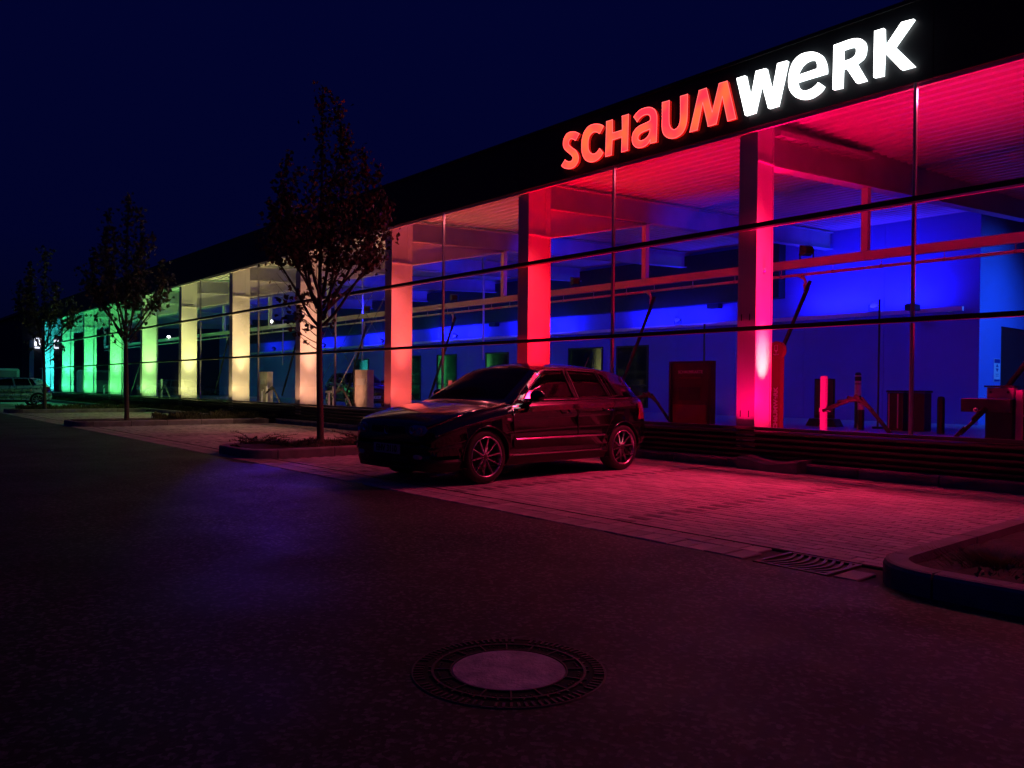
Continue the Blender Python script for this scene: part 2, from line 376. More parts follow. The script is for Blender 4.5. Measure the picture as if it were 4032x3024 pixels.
for d, xc, yc, dark in far:
    dz = random.uniform(-.002, .002)
    if d < 20:
        pr.box(xc-.0968, xc+.0968, yc-.0468, yc+.0468, -.03, dz, mi=int(dark), bev=.0045)
    else:
        t = random.uniform(-.0007, .0007)
        pr.add([(xc-.0968, yc-.0468, dz-t), (xc+.0968, yc-.0468, dz+t), (xc+.0968, yc+.0468, dz+t), (xc-.0968, yc+.0468, dz-t)], [(0, 1, 2, 3)], int(dark))
pr.build('paver_field', ['paver', 'paver_dark'], base, kind='stuff')
sheet('parking_surface', -70, -35.7, 5.2, 9.7, -.004, 'paver')
# ---- kerbs
def kerb_stone(parent, pts, w=.14, h=.14, z0=-.05, side=1):
    """a kerb stone following pts (outer top line), w towards 'side' normal"""
    m = MB(); n = len(pts); P = [Vector((p[0], p[1], 0)) for p in pts]; rows = []
    for i, p in enumerate(P):
        d = (P[min(i+1, n-1)]-P[max(i-1, 0)]).normalized(); nrm = Vector((-d.y, d.x, 0))*side
        e = .007 if i in (0, n-1) else 0
        q = p + d*(e if i == 0 else (-e if i == n-1 else 0))
        h_ = h+.004*math.sin(q.x*37+q.y*23)*(1 if i in (0, n-1) else .3); rows.append([(q.x, q.y, z0), (q.x, q.y, h_-.025), (q.x+nrm.x*.012, q.y+nrm.y*.012, h-.006), (q.x+nrm.x*.03, q.y+nrm.y*.03, h), (q.x+nrm.x*w, q.y+nrm.y*w, h), (q.x+nrm.x*w, q.y+nrm.y*w, z0)])
    vs = [p for r in rows for p in r]; fs = []
    for i in range(n-1):
        for k in range(5): fs.append((i*6+k, i*6+k+1, (i+1)*6+k+1, (i+1)*6+k))
    fs.append(tuple(range(6))); fs.append(tuple((n-1)*6+k for k in range(5, -1, -1)))
    m.add(vs, fs); return m.build('kerb_stone', 'kerb_concrete', parent)
def island(x0, x1, y0, y1, soil_h=.09, r=.42):
    """kerbed tree island; x0 = left, x1 = right, y0 = lane end"""
    k = bpy.data.objects.new('island_kerb', None); col.objects.link(k); k['kind'] = 'structure'
    def arc(cx, cy_, a0, a1, n=7): return [(cx+r*math.cos(a0+(a1-a0)*i/n), cy_+r*math.sin(a0+(a1-a0)*i/n)) for i in range(n+1)]
    def line(a, b, seg=1.0):
        L = math.dist(a, b); n = max(1, round(L/seg)); return [(tuple(a[j]+(b[j]-a[j])*i/n for j in (0, 1)), tuple(a[j]+(b[j]-a[j])*(i+1)/n for j in (0, 1))) for i in range(n)]
    # outline goes: left side downwards, corner, front, corner, right side up -> interior is on the left of travel
    for s in line((x0, y1), (x0, y0+r)): kerb_stone(k, s)
    kerb_stone(k, arc(x0+r, y0+r, math.pi, 1.5*math.pi))
    if x1-x0 > 2*r+.05:
        for s in line((x0+r, y0), (x1-r, y0)): kerb_stone(k, s)
    kerb_stone(k, arc(x1-r, y0+r, 1.5*math.pi, 2*math.pi))
    for s in line((x1, y0+r), (x1, y1)): kerb_stone(k, s)
    # soil bed with mounds
    b = MB(); nx, ny = 14, 60; g = []
    for j in range(ny+1):
        for i in range(nx+1):
            u = i/nx; x = x0+.1+(x1-x0-.2)*u; y = y0+.1+(y1+.05-y0)*j/ny
            dy = y-(y0)
            if dy < r:  # round corners
                ins = r-math.sqrt(max(0, r*r-(r-dy)**2)); x = x0+.1+ins+(x1-x0-.2-2*ins)*u
            h = soil_h+.05*math.sin(u*math.pi)*(1+.5*math.sin(y*1.7+x0))+.012*math.sin(x*23+y*17)+.01*math.sin(x*41-y*37)
            g.append((x, y, h if 0 < i < nx else soil_h-.02))
    b.add(g, [(j*(nx+1)+i, j*(nx+1)+i+1, (j+1)*(nx+1)+i+1, (j+1)*(nx+1)+i) for j in range(ny) for i in range(nx)])
    b.build('soil', 'soil', smooth=True, kind='structure')
    return k
island(-2.27, -.55, 4.62, 10.14)
island(-13.5, -11.8, 4.85, 10.14)
island(-24.6, -22.9, 4.75, 9.8)
island(-35.7, -34.0, 4.9, 9.6)
bk = bpy.data.objects.new('front_kerb', None); col.objects.link(bk); bk['kind'] = 'structure'
x = 6.0
while x > -22.8:
    if not (-6.75 < x-.5 < -5.25): kerb_stone(bk, [(x-1, 10.15), (x, 10.15)], w=.22, h=.125)
    x -= 1.0
kerb_stone(bk, [(-6.999, 10.15), (-6.72, 10.15)], w=.22, h=.125); kerb_stone(bk, [(-5.73, 10.15), (-5.001, 10.15)], w=.22, h=.125)
x = -22.9
while x > -58:
    kerb_stone(bk, [(x-1, 9.78), (x, 9.78)], w=.16, h=.125); x -= 1.0
# strip between kerb and plinth
b = MB(); b.box(-58, -22.9, 9.93, 10.42, -.05, .11); b.box(-22.9, 6, 10.36, 10.42, -.05, .08); b.build('planting_strip', 'soil', kind='structure')
# ---- dished block lying against the kerb
b = MB(); n = 14; top = []
for i in range(n+1):
    t = i/n; x = -6.71+.97*t
    h = .165-.05*math.exp(-((t-.5)/.26)**2)+(.012 if t < .2 else 0)
    f = 9.93+.05*(1-t)+.015*math.sin(t*7)
    top.append((x, f, h))
vs = []; fs = []
for x, f, h in top: vs += [(x, f, -.02), (x, f, h-.02), (x, f+.03, h), (x, 10.35, h+.01), (x, 10.35, -.02)]
for i in range(n):
    for k in range(4): fs.append((i*5+k, i*5+k+1, (i+1)*5+k+1, (i+1)*5+k))
fs += [(0, 1, 2, 3, 4), tuple(n*5+k for k in range(4, -1, -1))]
b.add(vs, fs); tag(b.build('kerb_block', 'kerb_concrete'), 'wavy topped concrete block jutting out of the kerb below the pink column', 'concrete block')
# ---- drain grate of curved bars
g = thing('drain_grate', 'rectangular iron drain grate of curved bars beside the kerbed island', 'drain grate', (-2.76, 4.92, 0))
b = MB(); b.box(GR0, GR1, 4.70, 5.155, -.2, -.1); b.build('pit', 'pit_black', g)
b = MB()
for (xa, xb, ya, yb) in ((GR0, GR1, 4.69, 4.715), (GR0, GR1, 5.13, 5.155), (GR0, GR0+.03, 4.715, 5.13), (GR1-.03, GR1, 4.715, 5.13)): b.box(xa, xb, ya, yb, -.04, .004)
b.build('frame', 'cast_iron', g)
for i in range(8):
    t = i/7; b = MB(); xa = GR0+.045+t*.40; P = []
    for j in range(8):
        u = j/7; y = 4.715+.415*u; P.append((xa+.06*math.sin(u*math.pi)-.02+.02*u, y))
    vs = []
    for (x, y) in P: vs += [(x, y, -.04), (x, y, .002), (x+.022, y, .002), (x+.022, y, -.04)]
    fs = [(j*4+k, j*4+(k+1) % 4, (j+1)*4+(k+1) % 4, (j+1)*4+k) for j in range(7) for k in range(4)]
    b.add(vs, fs); b.build('bar', 'cast_iron', g)
# ---- manhole cover in the lane
mc = Vector((-2.465, 2.09, 0)); mh = thing('manhole_cover', 'round manhole cover with concrete disc and slotted iron ring in the lane', 'manhole cover', mc)
b = MB(); b.lathe([(0, .007), (.20, .007), (.226, .006), (.232, .001)], mc, n=64); b.build('concrete_disc', 'concrete_disc', mh, smooth=False)
b = MB(); b.lathe([(.233, .0015), (.385, .0015)], mc, n=64); b.build('ring_bed', 'pit_black', mh)
b = MB(); b.lathe([(.233, .0015), (.233, .0075), (.239, .0075), (.239, .0015)], mc, n=64); b.lathe([(.303, .0015), (.303, .008), (.314, .008), (.314, .0015)], mc, n=64); b.build('ring', 'cast_iron', mh)
b = MB()
for k in range(16):   # webs in the slotted ring with small studs
    a = 2*math.pi*(k+.3)/16; c, s = math.cos(a), math.sin(a)
    def q(r, t): return (mc.x+r*c-t*s, mc.y+r*s+t*c)
    pts = [q(.238, -.0035), q(.304, -.0035), q(.304, .0035), q(.238, .0035)]
    b.prism(pts, 'z', .0015, .0075)
    for st in (-.07, .0, .07):
        a2 = a+math.pi/16+st; r = .285; b.box(mc.x+r*math.cos(a2)-.004, mc.x+r*math.cos(a2)+.004, mc.y+r*math.sin(a2)-.004, mc.y+r*math.sin(a2)+.004, .0015, .006)
b.build('ring_webs', 'cast_iron', mh, kind='stuff')
b = MB()
for k in range(84):
    if k % 21 == 9 or k % 28 == 3: continue
    a = 2*math.pi*k/84; c, s = math.cos(a), math.sin(a); w = .0055
    def q(r, t): return (mc.x+r*c-t*s, mc.y+r*s+t*c)
    b.prism([q(.345, -w), q(.385, -w), q(.385, w), q(.345, w)], 'z', .0012, .0065)
    if k % 2: b.prism([q(.314, -w), q(.326, -w*.6), q(.326, w*.6), q(.314, w)], 'z', .0012, .007)
b.build('teeth', 'cast_iron', mh, kind='stuff')
b = MB(); b.lathe([(.385, .0012), (.386, .005), (.392, .005), (.396, .0012)], mc, n=64); b.build('frame', 'cast_iron', mh)
# ================================================================== WASH HALL
ZF, YG = .28, 10.3           # hall floor, glass plane
hall = thing('wash_hall', 'long glazed steel car wash hall with a rainbow of lit columns behind a black fascia', 'building', (-30, 16, 0))
COLS = [3.6, -1.55, -6.70, -11.79, -16.82, -21.81, -27.0, -32.25, -37.43, -42.77, -48.07, -53.48, -59.10]
MIDS = [1.0, -4.40, -9.46, -14.52, -19.5, -24.6, -29.85, -35.0, -40.3, -45.6, -50.9, -56.4]
HUES = [(1, .0, .035), (1, .0, .04), (1, .0, .095), (1, .0, .012), (1, .085, .06), (1, .40, .22), (1, .68, .27), (.95, .93, .29), (.42, 1, .24), (.14, 1, .22), (.08, 1, .26), (.06, 1, .36), (.04, .9, .85)]
HI = [380, 850, 2300, 1450, 900, 900, 950, 1000, 1300, 1600, 1900, 2100, 2100]
fl = MB(); fl.box(-60, 8, 10.7, 30, .0, ZF); fl.build('hall_floor', 'hall_floor', kind='structure')
DOWN = [350, 600, 2300, 800, 700, 560, 460, 380, 300, 260, 300, 380, 380]
X0, X1 = -59.6, 6.2
def nx(i): return COLS[i]
for i, xf in enumerate(COLS):
    D = .44 if xf > -7 else .60
    xl, xr, ya, yb = xf-.31, xf, 10.4, 10.4+D
    plate_z = 4.52 if xf > -7 else 4.14
    c = MB(); c.box(xl, xr, ya, ya+.022, ZF, 5.2)           # front flange
    co = c.build('column', ['steel_white'], hall)
    c = MB(); c.box(xl, xr, yb-.022, yb, ZF, 5.2); c.build('back_flange', 'steel_white', co)
    c = MB(); c.box(xl+.02, xf-.02, ya+.022, yb-.022, ZF, 5.2); c.build('web', 'steel_white', co)
    c = MB(); c.box(xf-.018, xf+.012, ya+.001, yb-.001, plate_z, plate_z+.03); c.build('stiffener_plate', 'steel_white', co)
    if D > .5:   # bolted connection strip in the upper part
        c = MB(); c.box(xf-.019, xf-.008, yb-.15, yb-.024, plate_z+.035, 5.15)
        for z in (4.35, 4.55, 4.9, 5.02): c.tube([(xf-.009, yb-.09, z), (xf+.004, yb-.09, z)], .014, 6)
        c.build('end_plate', 'steel_white', co)
    if i == 2:
        c = MB(); c.lathe([(0, .03), (.02, .026), (.03, .012), (.032, 0)], (xf-.019, ya+.24, 2.93), 'x', 14); c.build('dome_sensor', 'print_white', co)
        for z in (.78, 2.22):
            for q in (-.24, -.10): c = MB(); c.box(xf+q-.008, xf+q+.008, ya-.003, ya-.0005, z-.05, z+.05); c.build('slot_hole', 'pit_black', co)
    # uplight standing on the floor at the foot of the column
    c = MB(); c.box(xf+.20, xf+.40, ya+.1, ya+.32, ZF, ZF+.1199); c.box(xf+.22, xf+.38, ya+.13, ya+.30, ZF+.12, ZF+.15); c.build('uplight', 'black_plastic', co)
    # roof beam
    def zt(y): return 5.215+.046*(y-11.0) if D > .5 else 5.30+.07*(y-11.0)
    y0, y1, y2 = yb, 14.05, 22.35
    xc = xf-.155
    bm_ = MB()
    dep = .46 if D > .5 else .74
    bm_.prism([(y0, zt(y0)-dep), (y2, zt(y2)-dep), (y2, zt(y2)), (y0, zt(y0))], 'x', xc-.011, xc+.011)
    ro = bm_.build('roof_beam', 'steel_grey', hall)
    fb = MB(); fb.prism([(y0, zt(y0)), (y2, zt(y2)), (y2, zt(y2)+.022), (y0, zt(y0)+.022)], 'x', xc-.12, xc+.12)
    fb.prism([(y0, zt(y0)-dep-.022), (y2, zt(y2)-dep-.022), (y2, zt(y2)-dep), (y0, zt(y0)-dep)], 'x', xc-.12, xc+.12); fb.build('flange', 'steel_grey', ro)
    if D > .5:
        hb = MB(); hb.prism([(y0, 4.165), (y1, zt(y1)-dep-.03), (y0, zt(y0)-dep-.023)], 'x', xc-.009, xc+.009)
        hb.prism([(y0, 4.145), (y1+.1, zt(y1)-dep-.05), (y1+.1, zt(y1)-dep-.028), (y0, 4.167)], 'x', xc-.115, xc+.115); hb.build('haunch', 'steel_white', ro)
    else:
        # cable tray along the beam
        tr = MB(); tr.prism([(10.95, 5.0), (14.0, 5.23), (14.0, 5.25), (10.95, 5.02)], 'x', xc+.012, xc+.2); tr.prism([(10.95, 5.02), (14.0, 5.25), (14.0, 5.30), (10.95, 5.07)], 'x', xc+.19, xc+.2)
        for k in range(9): tr.box(xc+.03, xc+.18, 11.1+k*.33, 11.14+k*.33, 4.985+.0235*k, 5.0+.0235*k)
        tr.build('cable_tray', 'galv', ro)
    ps = MB(); ps.box(xc-.06, xc+.06, 14.02, 14.14, 3.63, zt(14.08)-dep-.02); ps.build('hanger_post', 'steel_white', hall)
    cl = HUES[i]; p = HI[i]
    px_ = xf+.30; py_ = ya+D*.5
    spot((xf+.32, py_, ZF+.25), (xf-.03, py_, 5.2), cl, p, 30, 1, .04)
    spot((xf+.66, py_+.02, ZF+.14), (xf-.02, py_, 2.3), cl, p*.085, 125, 1, .04)
    spot((xf+1.1, 10.62, ZF+.1), (xf+.9, 10.9, 5.2), cl if i > 2 else (1, 0, .05), p*(.70 if i > 2 else .40), 92, 1, .06)  # added wide fill for the roof deck, no fixture modelled
    spot((xf+.9, 11.1, ZF+.5), (xf+.2, 12, 1.0), cl, p*.05, 100, 1, .05)  # added small fill so the vacuum posts catch light
    if i == 2: spot((xf+.55, py_, .72), (xf-.02, py_, 1.60), (1, .26, .24), 420, 24, 1, .03)
    spot((xf+.24, 10.35, .66), (xf-.10, 10.35, 5), cl, p*.03, 110, 1, .03)
    dc = tuple(c_*.95+.05*q_ for c_, q_ in zip(cl, (1, .7, 1.2))) if i > 2 else (1, .012, .085)
    spot((xf+1.3, 10.60, 4.93), (xf+.3, 9.1, 0), dc, DOWN[i]*.86, 86, 1, .14)
    spot((xf+2.3, 10.62, 4.93), (xf+1.8, 5.8, 0), tuple(.82*a_+.18*b_ for a_, b_ in zip(cl, (1, .55, .9))), min(DOWN[i], 900)*(.24 if i < 7 else .1), 118, .9, .14)  # added broad fill over paving and lane, not a real lamp
    spot((xf-.14, 9.95, .30), (xf-.155, 10.4, 1.75), cl, p*.055, 75, 1, .04)  # added unseen light outside the glass, brightens the front flange
    spot((xf+3.4, 10.62, ZF+.1), (xf+3.4, 10.9, 5.2), cl if i != 3 else (1, 0, .04), p*.35, 92, 1, .06)  # second added fill, carries the deck's brightness across the bay
# ---- long rail and pipe under the beams
for i in range(len(COLS)-1):
    a, b_ = COLS[i+1]-.155, COLS[i]-.155
    m = MB(); m.box(a+.003, b_-.003, 14.02, 14.14, 3.47, 3.625); m.build('rail_beam', 'steel_white', hall)
    m = MB(); m.tube([(a, 14.05, 3.33), (b_, 14.05, 3.33)], .028, 10); pp = m.build('pipe', 'steel_white', hall, smooth=True)
    m = MB()
    for k in range(5):
        xk = a+.3+k*1.05; m.tube([(xk, 14.05, 3.30), (xk, 14.05, 3.47)], .008, 5); m.lathe([(.036, -.02), (.036, .02)], (xk, 14.05, 3.33), 'x', 10)
    m.build('clamp', 'galv', pp)
# ---- roof
y = 10.36; prof = []; slope = .046
def zr(y): return 5.245+slope*(y-11.0)
while y < 22.5:
    prof += [(y, zr(y)), (y+.11, zr(y+.11)), (y+.15, zr(y)+.11), (y+.24, zr(y)+.115)]; y += .28
m = MB(); n = len(prof); vs = []
XS = [X0, -50, -40, -30, -20, -10, X1]
for x in XS: vs += [(x, p[0], p[1]+.028) for p in prof]
m.add(vs, [(j*n+i, j*n+i+1, (j+1)*n+i+1, (j+1)*n+i) for j in range(len(XS)-1) for i in range(n-1)]); m.build('roof_deck', 'deck', hall)
m = MB(); m.prism([(10.34, 5.42), (30, 6.1), (30, 6.2), (10.34, 5.52)], 'x', X0, X1+.4); m.build('roof', 'frame_dark', hall)
# ---- fascia of tall black panels
x = X1
while x > X0+.1:
    a = max(X0, x-2.6); m = MB(); m.box(a+.004, x-.004, 10.30, 10.34, 4.995, 6.0); m.build('fascia_panel', 'fascia', hall); x -= 2.6
m = MB(); m.box(X0, X1, 10.27, 10.42, 6.0, 6.05); m.build('parapet_cap', 'fascia', hall)
m = MB(); m.box(X0, X1, 10.342, 10.40, 4.998, 5.03); m.box(X0, X1, 10.342, 10.345, 5.03, 6.0); m.build('fascia_edge', 'steel_grey', hall)
m = MB(); m.box(X0, X1, 10.346, 10.395, 4.945, 4.994); m.build('fascia_lit_line', 'steel_white', hall)  # added pale strip that draws the lit line under the fascia
# ---- glass front: transoms, mullions, panes
for i in range(len(COLS)-1):
    a, b_ = COLS[i+1]-.155, COLS[i]-.155; mid = MIDS[i]
    for z, h in ((2.035, .060), (3.525, .066)):
        m = MB(); m.box(a+.002, b_-.002, 10.20, 10.325, z-h/2, z+h/2); m.build('transom', 'frame_dark', hall)
        m = MB(); m.box(a+.002, b_-.002, 10.33, 10.36, z-h/2+.004, z+h/2-.004); m.build('transom_back', 'steel_grey', hall)
    for x, w in ((mid, .024),):
        for z0, z1 in ((.595, 1.998), (2.072, 3.483), (3.567, 4.99)):
            m = MB(); m.box(x-w/2, x+w/2, 10.285, 10.335, z0, z1); mu = m.build('mullion', 'frame_mid', hall)
            if x == mid: m = MB(); m.box(x-.026, x-.0125, 10.288, 10.335, z0, z1); m.build('edge_strip', 'mullion_lit_edge', mu)  # pale strip: the mullion's lit edge put into its colour
    for (p0, p1) in ((a+.003, mid-.028), (mid+.014, b_-.003)):
        for z0, z1 in ((.598, 1.996), (2.074, 3.481), (3.569, 4.985)):
            m = MB(); m.add([(p0, YG, z0), (p1, YG, z0), (p1, YG, z1), (p0, YG, z1)], [(0, 1, 2, 3)]); m.build('glass_pane', 'glazing', hall)
    m = MB(); m.box(a+.003, b_-.003, 10.285, 10.40, .56, .595); m.build('window_sill', 'slat_metal', hall)
    m = MB(); m.box(a, b_, 10.44, 10.48, .02, .56); m.build('plinth_backing', 'fascia', hall)
    for k in range(6):      # horizontal cladding slats under the glass
        z = .065+k*.083
        m = MB(); m.prism([(10.42, z), (10.335, z+.012), (10.33, z+.045), (10.42, z+.062)], 'x', a+.003, b_-.003); m.build('slat', 'slat_metal', hall)
# ---- back wall of tall panels, doors and windows standing in it
YB = 22.4
x = -7.95; k = 0
while x > -59:
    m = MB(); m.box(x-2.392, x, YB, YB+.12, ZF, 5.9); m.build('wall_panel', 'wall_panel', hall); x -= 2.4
m = MB(); m.box(-59.5, -7.95, YB+.13, YB+.2, ZF, 5.9); m.build('wall_core', 'fascia', hall)
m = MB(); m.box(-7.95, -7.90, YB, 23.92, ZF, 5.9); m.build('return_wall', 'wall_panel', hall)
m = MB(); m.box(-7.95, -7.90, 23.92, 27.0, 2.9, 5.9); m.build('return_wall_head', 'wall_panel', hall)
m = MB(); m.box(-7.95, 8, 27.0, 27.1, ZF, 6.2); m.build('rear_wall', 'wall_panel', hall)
m = MB(); m.box(-9.5, -7.96, 23.93, 27.0, ZF, 2.9); m.build('door_leaf', 'board_panel', hall)
for (xa, xb, z0, z1) in [(-18.79, -20.32, ZF+.15, 2.70), (-21.03, -22.9, ZF+.15, 2.70), (-24.0, -25.6, ZF+.15, 2.66), (-26.6, -28.2, ZF+.15, 2.66), (-30.4, -32.0, ZF+.15, 2.66), (-33.4, -35.0, ZF+.15, 2.66), (-38.5, -40.1, ZF+.1, 2.6)]:
    w = MB(); a, b_ = xb, xa
    for (p, q, r, s) in ((a, b_, z0, z0+.05), (a, b_, z1-.05, z1), (a, a+.05, z0+.05, z1-.05), (b_-.05, b_, z0+.05, z1-.05)): w.box(p, q, YB-.05, YB-.003, r, s)
    w.box(a+.05, b_-.05, YB-.045, YB-.008, 1.22, 1.26)
    wo_ = w.build('window', 'frame_dark', hall)
    w = MB(); w.box(a+.052, b_-.052, YB-.022, YB-.012, z0+.052, 1.218); w.build('pane', 'window_dark', wo_)
    w = MB(); w.box(a+.052, b_-.052, YB-.022, YB-.012, 1.262, z1-.052); w.build('pane', 'window_dark', wo_)
# door with push bar and exit light, far left
w = MB(); w.box(-57.3, -55.9, YB-.06, YB-.003, ZF, 2.2); dd = w.build('fire_door', 'board_panel', hall)
w = MB(); w.box(-57.1, -56.0, YB-.12, YB-.09, 1.22, 1.27); w.box(-57.1, -57.05, YB-.09, YB-.06, 1.22, 1.27); w.box(-56.05, -56.0, YB-.09, YB-.06, 1.22, 1.27); w.build('push_bar', 'chrome', dd)
m = MB(); m.box(-58, -13.4, 22.02, 22.39, 3.95, 5.62); m.build('bulkhead', 'fascia', hall)
# pipe run on brackets high on the back wall
m = MB(); m.box(-58, -8.2, YB-.32, YB-.22, 3.22, 3.33); pr_ = m.build('wall_rail', 'print_white', hall)
m = MB()
x = -8.6
while x > -58: m.box(x-.03, x+.03, YB-.22, YB-.003, 3.22, 3.30); x -= 2.4
m.build('bracket', 'galv', pr_)
# wash bay partitions hanging pipes
# ---- cross bracing rods behind the glass in two bays
def rod(a, b_, nm='brace_rod', r=.008): m = MB(); m.tube([a, b_], r, 6); m.build(nm, 'slat_metal', hall)
for (a, b_) in ((-21.65, -17.05), (-42.6, -37.7)):
    rod((a, 11.3, .62), (b_, 11.3, 5.0)); rod((a, 11.36, 5.0), (b_, 11.36, .62))
rod((-22.0, 13.0, 4.2), (-26.6, 13.0, .5)); rod((-22.0, 13.06, .5), (-26.6, 13.06, 4.2))
# small signs on the return wall (arrow plate)
sg = thing('arrow_sign', 'narrow blue and white plate with up and down arrows on the azure wall', 'sign', (-7.9, 23.6, 1.75))
m = MB(); m.box(-7.898, -7.89, 23.42, 23.86, 1.40, 2.02); m.build('plate', 'print_white', sg)
m = MB(); m.box(-7.889, -7.887, 23.44, 23.84, 1.90, 2.01); m.box(-7.889, -7.887, 23.44, 23.84, 1.41, 1.47)
m.prism([(23.54, 1.80), (23.74, 1.80), (23.64, 1.88)], 'x', -7.889, -7.887); m.prism([(23.54, 1.76), (23.74, 1.76), (23.64, 1.66)], 'x', -7.889, -7.887)
for z in (1.60, 1.55): m.box(-7.889, -7.887, 23.54, 23.74, z, z+.015)
m.build('arrow', 'print_blue', sg)
